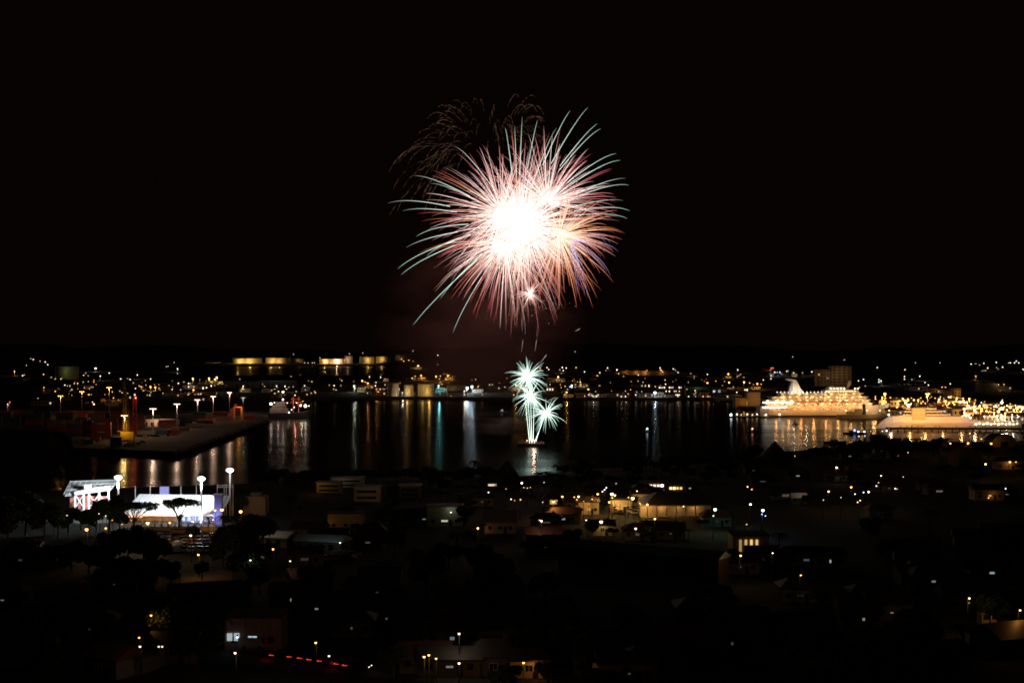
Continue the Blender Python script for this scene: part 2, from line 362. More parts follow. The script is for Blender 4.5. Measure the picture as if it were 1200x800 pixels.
smoke('smoke', 'pale smoke puff low over the water beside the barge', pt(585, 496, 885), (26, 12, 12), .05, 2.0, (.85, .68, .62), .36)

# launch barge
br = empty('firework_barge', pt(622, 523.5, FY) * 1.0); br.location.z = 0
tag(br, 'dark low barge with glowing mortars in the middle of the harbour', 'barge')
mb = MB(); mb.prism([(-8.5, .6), (-7.6, -.4), (7.6, -.4), (8.5, .6), (8.3, 1.5), (-8.3, 1.5)], -3, 3, mat('barge_hull', (.10, .05, .035), .7)); mb.build('hull', br)
mb = MB()
for i in range(5):
    for s in (-1, 1): mb.tube([(-8 + 4 * i, s * 2.9, 1.5), (-8 + 4 * i, s * 2.9, 2.4)], .06, steel)
for s in (-1, 1): mb.tube([(-8, s * 2.9, 2.4), (8, s * 2.9, 2.4)], .05, steel)
mb.build('railing', br)
mb = MB(); mb.box((-5.5, 0, 2.5), (2.4, 2.4, 2), wallg); mb.box((-5.5, 0, 3.6), (2.8, 2.8, .2), dark); mb.build('deckhouse', br)
for x in (-1.5, 0, 1.5, 3, 4.5):
    mb = MB(); mb.box((x, 0, 1.75), (.9, 2.2, .5), dark)
    for y in (-.7, 0, .7): mb.tube([(x, y, 1.9), (x, y, 2.9)], .22, dark)
    mb.build('mortar_rack', br)
for x, r in ((1.0, .5), (2.4, .42), (-2.3, .3)):
    mb = MB(); mb.ball((x, -.9, 3.2), r, emit((1, .5, .25), 3.5), 7, 5, 1.5); mb.build('flame', br)
light('POINT', (2, -2, 5), 2500, (1, .5, .3), br, .6)

# ------------------------------------------------------------------ lamps
PROT = []           # rays (px, py, Y) that trees and houses must not cover
LAMPMESH = {}
NOB = ('beside the far oil tanks', 'on the lit quay', 'on the jetty beside the blue boat')
FB = []
def far_building(X, Y, g, zone, px):  # low building added behind a lamp so its walls catch light
    k = rnd.randrange(6)
    while len(FB) <= k:
        i = len(FB); w, d, h = [(14, 9, 4.2), (22, 10, 5.0), (10, 8, 6.0), (30, 12, 5.2), (12, 9, 3.6), (18, 8, 4.4)][i]
        root = empty('light_catch_building', (0, 0, 0)); wm2 = (cream, wallg, tan, wallg, white, tan)[i]
        MB().box((0, d / 2, h / 2 - 1), (w, d, h + 2), wm2).build('wall', root)
        r = MB(); r.gable((0, d / 2, h + .02), (w, d), h * .35, roofr if i % 2 else rooft, .6); r.build('roof', root)
        for j in range(int(w / 3.4)): MB().box((-w / 2 + 1.7 + j * 3.4, -.05, h * .5), (1.5, .1, h * .38), emit(W_, .7) if (i * 7 + j * 3) % 11 == 0 else glassd).build('window', root)
        MB().box((w / 2 - .9, -.06, 1.1), (1.0, .12, 2.2), dark).build('door', root)
        FB.append([root, False])
    o = FB[k][0] if not FB[k][1] else copy_tree(FB[k][0]); FB[k][1] = True
    o.location = (X, Y, g); o.rotation_euler.z = rnd.uniform(-.35, .35)
    kn = [('low cream building', 'low cream buildings'), ('long grey building', 'long grey buildings'), ('tan building', 'tan buildings'), ('long grey shed', 'long grey sheds'), ('white cottage', 'white cottages'), ('long tan building', 'long tan buildings')][k]
    reg(o, 'building', kn[0], kn[1], zone, px, 'low buildings added to catch lamp light')
def far_lamp(px, py, c, s, zone, lift=8.0, thing='lamp', far=True):
    X, Y, g = (fG if far else nG)(px, py, lift)
    z = H - (py - YH) * Y / F; hgt = max(1.5, z - g)
    rp, k = SIZE[s]; r = rp * Y / F
    key = (c, s, round(hgt), round(r, 1))
    if key not in LAMPMESH:
        mb = MB(); mb.tube([(0, 0, -hgt), (0, 0, -r * .5)], [.16, .1], steel, 5); mb.tube([(0, 0, r * .75), (0, 0, r * 1.15)], [r * .9, r * .25], dark, 6)
        mb.ball((0, 0, 0), r, emit(COLS[c], k), 7, 5)
        LAMPMESH[key] = mb.build('harbour_lamp'); o = LAMPMESH[key]
    else: o = LAMPMESH[key].copy(); col.objects.link(o); o.name = 'harbour_lamp'
    o.location = (X, Y, g + hgt); PROT.append((px, py, Y, 2 if s in 'sm' else 4))
    if far and py > 427:
        if s in 'mLX' and (s != 'm' or rnd.random() < .5): light('POINT', (X + .6, Y - 1.2, g + hgt - 1.6), {'m': 1700, 'L': 4600, 'X': 7500}[s] * (Y / 1700) * (.4 if Y < 1760 and px < 870 else 1) * (2.0 if 'yacht' in zone or 'quay' in zone else .8), COLS[c], None, .4)
        if zone not in NOB and rnd.random() < (.62 if s in 'LX' else .34): far_building(X + rnd.uniform(-9, 9), Y + rnd.uniform(9, 16), g, zone, px)
    big = {'s': 'small', 'm': 'small', 'L': 'bright', 'X': 'big bright'}[s]
    reg(o, 'lamp', '%s %s lamp' % (big, CNAME[c]), '%s %s lamps' % (big, CNAME[c]), zone, px, 'lamps around the harbour')
    return o
FL = {
 'on the far left hill': '36,420,w,s 39,421,w,m 47,423,w,s 53,424,w,m 56,427,w,m 31,428,w,s 17,435,y,m 26.5,440,w,m 28.5,439,w,s 51,438.5,o,m 84,438.5,y,m 65,443.5,w,s 72.5,443,o,s 76,435.5,g,m 44.5,466.5,w,s 9,473.5,w,m 11.5,471,r,m 51.5,454,o,m 51.3,457,o,s',
 'above the container wharf': '98,439.5,o,m 100.5,437,w,s 112,431.5,g,L 117.5,440.5,w,m 128,437,w,m 141.5,443.7,w,m 97.5,447.5,w,s 103.5,447,w,s 91,449,o,m 98.7,454,w,s 107,453.5,w,s 109,453.4,w,s 76,451,w,m 79,452,w,s 82,452.5,w,s 133,466,o,m 108.5,471,m,m 138.5,468.5,o,s 149.5,460.5,w,s 140.5,458,w,s 81,461,w,s 103,462,o,s 107,462,w,s',
 'above the port office': '204,424.5,w,s 195,429.5,w,s 197,429,w,s 208,431.8,g,m 208,437.5,w,s 161,439,w,m 152.5,444.5,w,m 176.5,443.8,w,m 165,452.7,o,m 171,451,w,s 176.3,453,o,L 182,453.7,o,L 186,450.5,o,s 198,451.5,w,s 209,449,w,m 180,458,o,s 212,456.5,w,s',
 'below the leftmost tank': '221,449,w,m 223,449,w,s 221,453,w,m 225,453,o,s 226.7,456.7,o,L 238,454,w,m 242,454,w,m 247.5,451.8,w,m 251.5,451.5,w,s 260.5,449.5,w,s 226,443.5,y,L 245,443.2,y,L 245,445.3,y,m 252,444.3,y,L 254,442,y,L 281,444,w,s 285,452.3,w,m 284,455,o,m 222,461,w,s 228.5,462,w,s',
 'beside the far oil tanks': '350,421.5,y,L 344,415,w,s 314.5,424.5,o,s 357,425,w,s 361,425,w,s 366,425,w,s 368.5,424.8,w,s 409.5,414.5,w,s 425,413.5,w,s 435,420,y,m 379,423.5,m,s 384,424.5,y,m 391,421,m,m 395,423,m,m 400,422,m,m 388,425,y,m 398,424.5,m,s 375,419,w,s 451,419.5,y,s 470.5,420.5,o,m 473,423,o,m 479,422,o,m 484,423,o,s',
 'behind the moored patrol ship': '341,441,w,s 324,452,w,m 334,452.3,w,m 338.5,453.5,w,s 336,455.5,w,s 343.5,453,w,s 357,451.8,w,m 358,456.5,w,s 326,458.5,w,s 347,458.5,w,s 310,452.5,w,s 391.5,451.7,w,m 399.5,451.5,w,s 415,452.3,g,L 415.8,455,g,m 424.5,446,o,L 428,447.5,o,m 431,449,o,L 433,441.5,w,m 446,442,w,m 440,451.7,w,m 441,456,o,m 445.5,456,o,m',
 'around the quayside tanks': '490,418,y,m 490,428.5,y,L 484,411,w,s 513,416,w,m 513,427,o,s 486.5,440.7,o,m 493.5,440,o,L 483,443,w,m 511,441,o,L 516,440.5,o,m 515,443.8,o,m 520,438,o,s 523,438,o,s 525,440,o,L 527,438.7,o,s 455,454.5,g,m 471.5,460,w,m 477.5,460.5,o,m 514,452,t,L 547.5,454.5,c,X 553,453,c,X 553,445,o,s 544,458,w,m 544,461,w,s 577,450.5,g,s 574,450.8,g,s',
 'behind the low green bursts': '633,431.5,o,m 641,430.5,w,m 643,432.7,w,m 659,430.3,w,m 656,433,w,s 663.5,431,w,m 660,434,w,m 675,430.5,o,m 674,412,w,s 604.5,451,o,L 610,451,o,m 616,452,o,L 644.5,450.5,w,s 642,454.6,m,s 645.5,454.5,m,s 649,454.5,m,s 594,443,o,s',
 'right of the green bursts': '685,435.5,w,m 703,436.5,w,m 700,440,o,m 654,441.5,y,L 680,447.5,m,m 680.8,450,o,m 670,451.5,c,L 668,453,c,m 674,453.5,c,s 665,456,w,s 664,459.5,o,L 689.5,456,o,L 690,462.5,w,m 695,464,w,m 698,458.5,w,s 701,462,w,s 699,467,g,m 697,467,g,s 712,431,w,m 723,433,w,m 725,437.5,o,m 732,434,o,m 748,439,w,m 728,467,w,m 733,467,w,m 745,462.5,w,m 746,459,w,s 733,458,w,s',
 'above the office block': '758,434.5,o,L 761.5,434.5,o,s 773.5,431,w,m 774.5,433.8,o,L 776.5,435.5,o,m 789,432,w,m 791.5,433.5,w,s 794.5,436.3,w,m 783.5,434.5,o,s 809.5,437.5,w,s 767.5,460,c,X 760.5,451.7,w,m 753.5,447.7,w,s 752,458.5,w,s 780,450,w,m 774,451,w,s',
 'left of the cruise ship': '829,438.5,w,m 829,448.5,o,L 853.5,438,o,L 854.5,448,o,L 864.5,433,w,m 868,438.5,m,s 866,440,m,s 864,440.8,m,s 872,447.5,o,L 878.5,448.5,o,m 883,450.5,o,s 887.5,449.5,o,L 892,450,o,m 894.5,445,w,m 873,456.5,g,m 875.5,456.3,g,m 863.5,459.5,w,m 814.5,457.5,w,m 836.5,458.5,w,m 805,456,w,s 794.5,468,y,m 807,467.5,w,m 815,467.5,w,s 824,467.5,o,m 829.5,467,o,m 832,467,o,s 841.5,466.5,w,m',
 'behind the cruise ship': '904,431,r,m 906,431,r,m 908,436,c,m 911,436,c,s 914,436,c,m 922,435,w,m 923.5,434.3,w,s 903.5,440,w,m 903.5,443.5,w,m 930,436.7,w,m 940.5,436.5,w,s 951.5,435.5,w,m 964.5,435,w,m 929,418,w,s 989.5,421.5,w,s 1006,446,w,m 1012,444.5,w,m 1030,444.5,g,m 1032.5,446,g,m 1030,447.5,g,m 1028,430.5,w,m 1007,454,o,m 1014,452,w,s',
 'on the far right hill': '1060.5,433,w,m 1060,441,w,m 1060,444,w,m 1078,440.5,w,m 1084,448,w,m 1088,451,w,m 1104,453.5,o,m 1108,453.5,o,m 1113.5,449.5,w,m 1073,425,w,s 1101.5,425,w,s 1138,426.5,w,m 1143.5,426,w,s 1148,427.5,w,s 1153,425.5,w,m 1157.5,431,w,m 1167.5,424.5,w,m 1168,430.5,w,s 1175,430,w,m 1182,425,w,s 1184,424.8,w,m 1189,425,w,m 1191,423,w,m 1194,425,w,m 1199,432.5,w,m 1143.5,440.5,o,m 1142.5,444.5,o,s 1169.5,450.5,y,L 1176.5,450.3,o,m',
 'behind the yacht': '1037,461.5,o,X 1034,465.5,o,L 1043.5,466,o,L 1026,464.5,o,m 1050.5,466.5,y,m 1058,467,y,L 1060,469,y,L 1064,467.5,o,L 1068,466.2,o,m 1071,468.5,y,L 1076,468.7,o,L 1079,466,o,m 1063,473.5,y,m 1065,474.5,w,X 1068,473,w,L 1058,476,o,m 1101.5,471,o,m 1106,469.8,y,m 1109,470.5,y,m 1112,472,y,L 1117,471.2,o,L 1121,467.5,y,L 1125,470.8,y,X 1129,470,y,X 1133,471,y,L 1136,467,y,L 1143,468.5,o,m 1105,475,o,m 1109.5,474,y,m 1118,473.5,o,m 1142,472,o,m',
 'at the right quay end': '1131,480,o,m 1135.5,477,y,L 1135.5,479.5,o,m 1142,480,y,X 1146,478,o,L 1151,478.5,y,m 1157,476.8,y,L 1156,481.5,y,L 1161,478,o,m 1165,479.2,o,m 1165,483,y,L 1170,482,y,X 1175,478.5,y,X 1173.5,486,w,L 1178,484,y,L 1180,480,y,L 1184,477,y,X 1188,480,y,L 1191,477.5,y,L 1194,476.5,y,X 1198,478,y,X 1196,482,y,L 1186,485.5,w,m 1192,486,m,m 1184,473,o,m 1174,471.5,w,X 1174.5,468.5,w,m 1150,471.5,c,m 1154,470.5,w,s 1140,484,o,m 1149,484.5,o,m 1160,486.5,w,m 1169,487,w,L',
}
for zone, s in FL.items():
    for q in s.split():
        a, b_, c, k = q.split(','); far_lamp(float(a), float(b_), c, k, zone)

mb = MB()
for i in range(190):
    px = rnd.choice((rnd.uniform(1040, 1200), rnd.gauss(1178, 20), rnd.gauss(1120, 16))); py = rnd.uniform(474, 488) if px > 1130 else rnd.uniform(464, 478)
    X, Y, g = fG(px, py, 5); z = H - (py - YH) * Y / F; r = rnd.uniform(.4, .85)
    mb.tube([(X, Y, g), (X, Y, z - r)], .08, steel, 4, False); mb.ball((X, Y, z), r, emit(rnd.choice((O_, O_, Y_, Y_, W_)), rnd.choice((1.6, 2.6, 4))), 6, 4)

sh = MB()
for i in range(150):
    px = rnd.uniform(60, 860); py = rnd.uniform(443, 464); X, Y, g = fG(px, py, 6); z = H - (py - YH) * Y / F; r = rnd.uniform(.35, .65)
    sh.tube([(X, Y, g), (X, Y, z - r)], .08, steel, 4, False); sh.ball((X, Y, z), r, emit(rnd.choice((O_, O_, O_, Y_, W_)), rnd.choice((1.2, 2, 3))), 6, 4)
so = sh.build('shore_lights'); so['kind'] = 'stuff'; tag(so, 'scattered tiny orange lights along the whole far shore', 'lights')
o = mb.build('festoon_lights'); o['kind'] = 'stuff'; tag(o, 'countless small orange lights crowding the quay behind the yacht', 'lights')
# tall wharf light masts
def mast(px, ytop, ybase, c, zone, two=True, k=9, pw=500):
    Yb = (H - 3) * F / (ybase - YH); hgt = (ybase - ytop) * Yb / F
    root = empty('light_mast', ((px - 600) * Yb / F, Yb, 3.0)); PROT.append((px, ytop, Yb, 6)); PROT.append((px, ybase - 3, Yb, 3))
    mb = MB(); mb.tube([(0, 0, 0), (0, 0, hgt)], [.35, .2], steel, 6); mb.build('pole', root)
    mb = MB(); mb.box((0, 0, hgt), (4.2, .5, .4), steel); mb.build('crossbar', root)
    for x in ((-1.6, 0, 1.6) if two else (0,)):
        mb = MB(); mb.box((x, -.4, hgt + .1), (.95, .4, .5), emit(COLS[c], k)); mb.build('lamp_head', root)
    light('POINT', (0, -1.2, hgt - 1.2), pw, COLS[c], root, .5)
    reg(root, 'light mast', 'tall light mast', 'tall light masts', zone, px, 'light masts on the wharf')
for a in [(71, 464, 488, 'o'), (96, 459, 482, 'o'), (128, 454, 486, 'o'), (146, 487, 512, 'y'), (179.5, 479, 511, 'm'), (207.5, 473.5, 503, 'm'), (231.5, 468.5, 494, 'm'), (250, 464.5, 490, 'm'), (269, 460, 484, 'm')]:
    mast(*a, 'on the wharf', True, 4 if a[0] > 140 else 5, 4600 if a[0] > 140 else 2600)
mast(1087, 461.5, 478, 'o', 'behind the yacht', True, 9, 14000)
mast(285, 466, 486, 'g', 'at the patrol ship', False, .6, 500)
for x, c, p in ((1062, O_, 26000), (1108, O_, 24000), (1130, Y_, 20000), (1150, O_, 24000), (1172, Y_, 22000), (1192, O_, 24000), (1035, O_, 24000)):
    X, Y, g = fG(x, 474 if x < 1125 else 482, 9); far_lamp(x, 470 if x < 1125 else 479, 'o' if c is O_ else 'y', 'X', 'on the lit quay', 9)
    light('POINT', (0, -1, -3), p, c, col.objects[-1] if False else list(col.objects)[-1], .5)

# ------------------------------------------------------------------ far buildings
YT_ = (1.0, .58, .14)
def tank(px0, px1, ytop, ybase, Y, label, fl, flc=Y_, fp=40000, g=None):
    w = (px1 - px0) * Y / F; h = (ybase - ytop) * Y / F; c = pt((px0 + px1) / 2, ybase, Y); c.y += w / 2
    root = empty('oil_tank', c); tag(root, label, 'oil tank', 'oil storage tanks')
    n = 32; r = w / 2
    mb = MB(); mb.tube([(0, 0, -6), (0, 0, h)], r, tankp, n); mb.build('shell', root)
    mb = MB(); mb.tube([(0, 0, h), (0, 0, h + r * .1)], [r * 1.01, r * .1], tankp, n); mb.build('roof', root)
    mb = MB(); mb.tube([(r * 1.015 * math.cos(6.2832 * i / n), r * 1.015 * math.sin(6.2832 * i / n), h * .97) for i in range(n + 1)], h * .02, steel, 4); mb.build('wind_girder', root)
    mb = MB(); pts = [((r + .5) * math.cos(-1.9 + .5 * i / 8), (r + .5) * math.sin(-1.9 + .5 * i / 8), h * i / 8) for i in range(9)]; mb.tube(pts, h * .015, steel, 4); mb.build('stairway', root)
    for (fx, fz, k) in fl:
        light('POINT', (fx * r, -r * 1.0 - h * .55, fz * h), fp * k * .75, YT_ if flc == Y_ else flc, root, .8)
    return root
TY = 5050
k = 1.0
tank(225, 256, 424.5, 432, TY, 'leftmost far oil tank, bright yellow on its left edge only', [(-.85, .4, .16)], Y_, 60000)
tank(268, 304, 419.5, 428, TY, 'far oil tank evenly lit yellow, second from the left', [(-.35, .4, 1), (.45, .4, 1)], Y_, 42000)
tank(309, 338, 419, 427.3, TY, 'far oil tank lit yellow beside the third dim tank', [(-.4, .4, 1), (.35, .4, .6)], Y_, 32000)
tank(339, 357, 420, 427.3, TY + 60, 'narrow dim far oil tank with one bright yellow lamp on it', [(.4, .8, .2)], Y_, 9000)
tank(402, 413, 417, 425, TY, 'small reddish lit far oil tank beside the pink lit works', [(0, .5, 1)], M_, 9000)
tank(420, 438, 418, 425, TY, 'far oil tank lit yellow with a lamp at its right edge', [(.3, .5, 1)], Y_, 15000)
tank(439.5, 457, 417.5, 424, TY, 'dull yellow lit far oil tank right of the tank with the lamp', [(-.1, .5, 1)], Y_, 9000)
tank(462, 490, 416, 424, TY, 'rightmost far oil tank, lit orange along its foot', [(-.3, .12, .8), (.35, .12, 1)], O_, 26000)
QY = 1690
tank(453, 467, 449, 464, QY, 'dim brown quayside tank left of the two yellow lit tanks', [(.6, .5, .04)], O_, 900)
tank(473, 484, 451, 461, QY, 'slim quayside tank lit yellow, left of the brightest one', [(-.2, .3, 1)], Y_, 1700)
tank(489, 508, 449.5, 462, QY, 'brightest yellow lit quayside tank', [(.5, .35, 1), (-.3, .5, .35)], Y_, 3000)
tank(523, 545, 451.5, 464, QY + 10, 'dim pinkish brown quayside tank left of the twin white lamps', [(-.5, .4, .14)], M_, 1500)
tank(61, 88, 429, 441.5, 2600, 'dim green lit tank among the lights at the far left', [(.3, .55, 1)], (.6, .75, .2), 900)

def block(name, px0, px1, ytop, ybase, Y, depth, m, roofm, label, rows=0, colsn=0, lit=0.0, lc=W_, lk=1.2, pitched=False, cat='building', far=True, glow=None, group=None):
    """walls, roof and real window openings' panes of one distant building"""
    w = (px1 - px0) * Y / F; h = (ybase - ytop) * Y / F; c = pt((px0 + px1) / 2, ybase, Y)
    root = empty(name, c); tag(root, label, cat, group)
    mb = MB(); mb.box((0, depth / 2, h / 2 - 2), (w, depth, h + 4), m); mb.build('wall', root)
    mb = MB()
    if pitched: mb.gable((0, depth / 2, h + .05), (w, depth), max(1.2, h * .3), roofm, .6)
    else: mb.box((0, depth / 2, h + .25), (w + .8, depth + .8, .5), roofm)
    mb.build('roof', root)
    for i in range(rows):
        for j in range(colsn):
            on = rnd.random() < lit
            mb = MB(); ww = w / colsn; hh = h / rows
            mb.box((-w / 2 + (j + .5) * ww, -.06, (i + .55) * hh), (ww * .5, .1, hh * .34), emit(lc, lk * rnd.choice((.6, 1, 1.6))) if on else glassd); mb.build('window', root)
    if glow:
        for (fx, fz, p, c2) in glow: light('POINT', (fx * w / 2, -max(4, h * .5), fz * h), p, c2, root, .6)
    return root
block('office_block', 770, 799, 452, 465, 1720, 16, wallg, rooft, 'long dark office block with rows of lit windows by the far shore', 3, 15, .34, W_, 2.0)
block('apartment_block', 975, 998, 429, 449, 1900, 22, tan, rooft, 'tall beige apartment block standing behind the cruise ship', 6, 4, .04, Y_, .8, glow=[(-.2, .5, 520, (1, .6, .3))])
block('apartment_block', 958, 975, 433, 449, 1905, 18, tan, rooft, 'lower beige block attached left of the tall block behind the ship', 4, 5, .05, Y_, .6, glow=[(.2, .5, 170, (1, .6, .3))])
block('harbour_shed', 862, 876, 466, 480.5, 1420, 20, tan, rooft, 'low brown shed at the left end of the cruise quay', 0, 0, pitched=False, glow=[(.3, .6, 330, O_)])
block('harbour_shed', 876, 891, 459.5, 480.5, 1410, 20, cream, rooft, 'taller pale brown shed beside the stern of the cruise ship', 0, 0, glow=[(.2, .6, 600, O_)])
block('port_office', 167, 206, 491, 504, 1040, 12, cream, rooft, 'low pale port office lit pink behind parked cars on the wharf', 1, 5, 0, glow=[(.3, .7, 1300, M_), (-.3, .8, 600, M_)])
block('warehouse', 303, 344, 446.5, 458, 2100, 30, wallg, roofw, 'long dark warehouse with a pale roof edge behind the patrol ship', 1, 9, .0, glow=[(0, 2.2, 1300, C_)])
block('warehouse', 262, 300, 447, 458, 2050, 30, wallg, rooft, 'dark warehouse left of the long pale roofed warehouse', 1, 6, .06)
block('warehouse', 118, 142, 467, 478, 1500, 20, tan, rooft, 'small orange lit warehouse behind the yellow crane', 1, 3, 0, glow=[(0, .8, 1300, O_)])
block('warehouse', 74, 98, 473, 484, 1450, 20, cream, rooft, 'orange lit warehouse at the back of the container yard', 1, 4, 0, pitched=True, glow=[(.5, .8, 800, O_)])
block('warehouse', 285, 312, 476, 489, 1440, 14, wallg, rooft, 'low dim warehouse on the quay at the stern of the patrol ship', 1, 4, 0, glow=[(-.6, .5, 600, O_)])
block('warehouse', 804, 832, 453, 464, 1730, 20, greenp, rooft, 'dim green warehouse with a few lit panes on the far shore', 1, 5, .15, G_, .6, pitched=True, glow=[(.0, .8, 260, G_)])
block('warehouse', 834, 852, 454, 464, 1740, 20, wallg, rooft, 'grey shed with pale lit front right of the green warehouse', 1, 3, .35, C_, .5)
block('works_hall', 727, 752, 434.0, 437, 2900, 30, tan, rooft, 'low orange lit hall on the slope right of the green bursts', 0, 0, glow=[(-.5, .3, 300, O_), (.5, .3, 500, O_)])
block('works_hall', 752, 784, 434.6, 437.5, 2900, 30, tan, rooft, 'long orange lit hall on the slope above the office block', 0, 0, glow=[(-.75, .3, 700, O_), (.45, .3, 300, O_)])
block('works_hall', 374, 402, 420.5, 426, 4990, 60, tan, rooft, 'pink lit works between the far oil tanks', 0, 0, glow=[(-.5, .5, 14000, Y_), (.5, .5, 30000, M_)])
block('works_hall', 640, 652, 453, 460, 1750, 14, cream, rooft, 'small warm lit hall right of the low green bursts', 1, 4, .3, W_, .8)
block('works_hall', 664, 702, 460, 468, 1670, 16, wallg, rooft, 'low waterfront hall behind the twin orange lamps', 1, 8, .2, C_, 1.2, pitched=True)
block('ferry_terminal', 1100, 1140, 474, 483, 1330, 20, cream, rooft, 'low terminal building crowded by orange lamps on the quay', 1, 10, .6, Y_, 1.6, glow=[(-.6, .8, 3000, O_), (.5, .8, 3000, O_)])
block('ferry_terminal', 1030, 1056, 469, 479, 1420, 18, cream, rooft, 'low terminal hall lit orange at the bow of the cruise ship', 1, 8, .5, Y_, 1.6, glow=[(-.6, .8, 3500, O_), (.5, .8, 3500, O_)])
block('town_building', 1118, 1126, 455, 466, 1600, 16, tan, rooft, 'narrow tan building rising above the quay lamps', 3, 2, 0, glow=[(.3, .5, 420, O_)])
block('town_building', 1110, 1118, 458, 466, 1610, 16, cream, rooft, 'low dim building left of the narrow tan one above the quay', 2, 2, .2, Y_, .6, glow=[(.3, .5, 160, O_)])
block('market_hall', 1150, 1170, 450, 456, 1800, 24, wallg, roofw, 'hall with a pale roof edge lit by one lamp at the upper right', 0, 0, pitched=True, glow=[(.9, 1.2, 500, Y_)])
block('quay_shop', 1144, 1172, 489.5, 495, 1150, 8, white, rooft, 'row of bright quayside stalls behind the stern of the yacht', 1, 9, .8, W_, 2.2, glow=[(-.5, .7, 900, M_), (.5, .7, 900, M_)])
block('quay_shop', 1174, 1200, 490, 495.5, 1150, 8, white, rooft, 'pinkish lit stalls at the right quay end', 1, 8, .3, M_, 1.6, glow=[(0, .7, 700, M_)])

# ------------------------------------------------------------------ cruise ship
def hullmesh(L, Bm, zt, sheer, m, bowlen=.25, flare=.9, stern=.85, n=16):
    vs = []; fs = []
    for i in range(n + 1):
        u = i / n; x = -L / 2 + L * u
        k = 1.0 if u < 1 - bowlen else max(.02, 1 - ((u - (1 - bowlen)) / bowlen) ** 1.8)
        if u < .08: k *= stern + (1 - stern) * u / .08
        top = zt + sheer * max(0, (u - .6) / .4) ** 2; xb = x - (L * .05 * ((u - .8) / .2) if u > .8 else 0)
        for y, z, xx in ((-Bm / 2 * k, top, x), (-Bm / 2 * k * flare, -1.5, xb), (Bm / 2 * k * flare, -1.5, xb), (Bm / 2 * k, top, x)): vs.append((xx, y, z))
    for i in range(n):
        for j in range(4): fs.append((i * 4 + j, i * 4 + (j + 1) % 4, (i + 1) * 4 + (j + 1) % 4, (i + 1) * 4 + j))
    fs.append((0, 3, 2, 1)); fs.append((n * 4, n * 4 + 1, n * 4 + 2, n * 4 + 3))
    return MB().add(vs, fs, m)
CY_ = 1250.0; ck = CY_ / F
shipw = mat('ship_white', (.8, .78, .74), .45, .05, .2)
cs_ = empty('cruise_ship', ((968 - 600) * ck, CY_ + 8, 0), R(3)); tag(cs_, 'white cruise ship ablaze with golden lights, swept funnel, moored at the quay', 'cruise ship')
hullmesh(118, 18, 9.0, 1.8, shipw).build('hull', cs_)
mb = MB(); mb.box((-2, -9.02, .4), (106, .12, 1.6), mat('boot_top', (.05, .03, .03), .6)); mb.build('boot_top', cs_)
decks = [(9.0, -56, 42), (11.9, -55, 40), (14.8, -50, 37), (17.7, -42, 33)]
warm = (1.0, .64, .26)
for i, (z, x0, x1) in enumerate(decks):
    mb = MB(); mb.box(((x0 + x1) / 2, 0, z + 1.35), (x1 - x0 - 3, 14.6, 2.5), shipw); mb.box(((x0 + x1) / 2, 0, z + 2.72), (x1 - x0, 17.8, .3), shipw)
    d = mb.build('deck', cs_)
    mb = MB(); mb.tube([(x0 + 1, -8.85, z + 1.0), (x1 - 1, -8.85, z + 1.0)], .06, white, 4); mb.build('rail', d)
    nwin = int((x1 - x0) / 2.6)
    wm_ = MB()
    for j in range(nwin):
        if rnd.random() < .8: wm_.box((x0 + 2.5 + j * 2.6, -7.36, z + 1.5), (1.5, .08, 1.0), emit(warm, rnd.choice((.25, .6, 1.6))))
    wm_.build('cabin_windows', d)['kind'] = 'stuff'
    for j in range(int((x1 - x0) / 7)):
        x = x0 + 3.5 + 7 * j + rnd.uniform(-1, 1); c = warm if (i or x > -20) else W_
        m2 = MB(); m2.box((x, -8.5, z + 2.45), (1.5, .35, .22), emit(c, rnd.choice((4, 9, 20)))); m2.build('deck_lamp', d)
# stern promenades, their fluorescent light put in as glowing boxes
for z, x0, x1 in ((8.3, -57, -36), (12.6, -57, -30)):
    m2 = MB(); m2.box(((x0 + x1) / 2, -9.1, z), (x1 - x0, .2, 1.0), emit((1, .95, .8), 3.0)); m2.build('stern_gallery_glow', cs_)
hp = MB()
for j in range(24): hp.box((-50 + j * 3.6, -9.06, 6.6), (.7, .08, .7), emit(warm, 2.0) if rnd.random() < .5 else glassd)
hp.build('portholes', cs_)['kind'] = 'stuff'
mb = MB(); mb.prism([(-2, 20.7), (30, 20.7), (28, 23.2), (25, 23.6), (1, 23.6)], -7.4, 7.4, shipw); br_ = mb.build('bridge', cs_)
mb = MB()
for j in range(11): mb.box((0.5 + j * 2.5, -7.46, 22.2), (1.7, .08, .9), emit(warm, 2.6))
mb.build('bridge_windows', br_)['kind'] = 'stuff'
mb = MB(); mb.box((10, 0, 24.7), (14, 9, 2.2), shipw); mb.tube([(6, 0, 25.8), (6, 0, 27.4)], [2.6, 1.2], shipw, 12)
mb.build('sun_lounge', cs_)
for x in (4, 7, 10, 13, 16, 25.5, 28):
    m2 = MB(); m2.ball((x, -7.6, 24.6), .5, emit(W_, 9), 6, 4); m2.build('deck_lamp', cs_)
mb = MB(); mb.prism([(-33, 20.6), (-19, 20.6), (-22, 25), (-24.5, 30.5), (-26, 32.2), (-34, 33.2), (-34, 32.2), (-30, 31)], -3.4, 3.4, shipw); fn = mb.build('funnel', cs_)
mb = MB(); mb.prism([(-33, 20.9), (-29, 20.9), (-28.6, 31), (-30, 31)], -3.5, 3.5, mat('funnel_grey', (.3, .3, .33), .5)); mb.build('funnel_vent', fn)  # darker grey panel along the aft side of the funnel
for x in (-31, -20): light('POINT', (x + 2, -8, 22.5), 1400, W_, cs_, .4)
mb = MB(); mb.prism([(18, 23.6), (21, 23.6), (24, 29), (23.5, 31.5), (22, 31.5), (21, 28)], -.8, .8, tan); mb.build('mast', cs_)
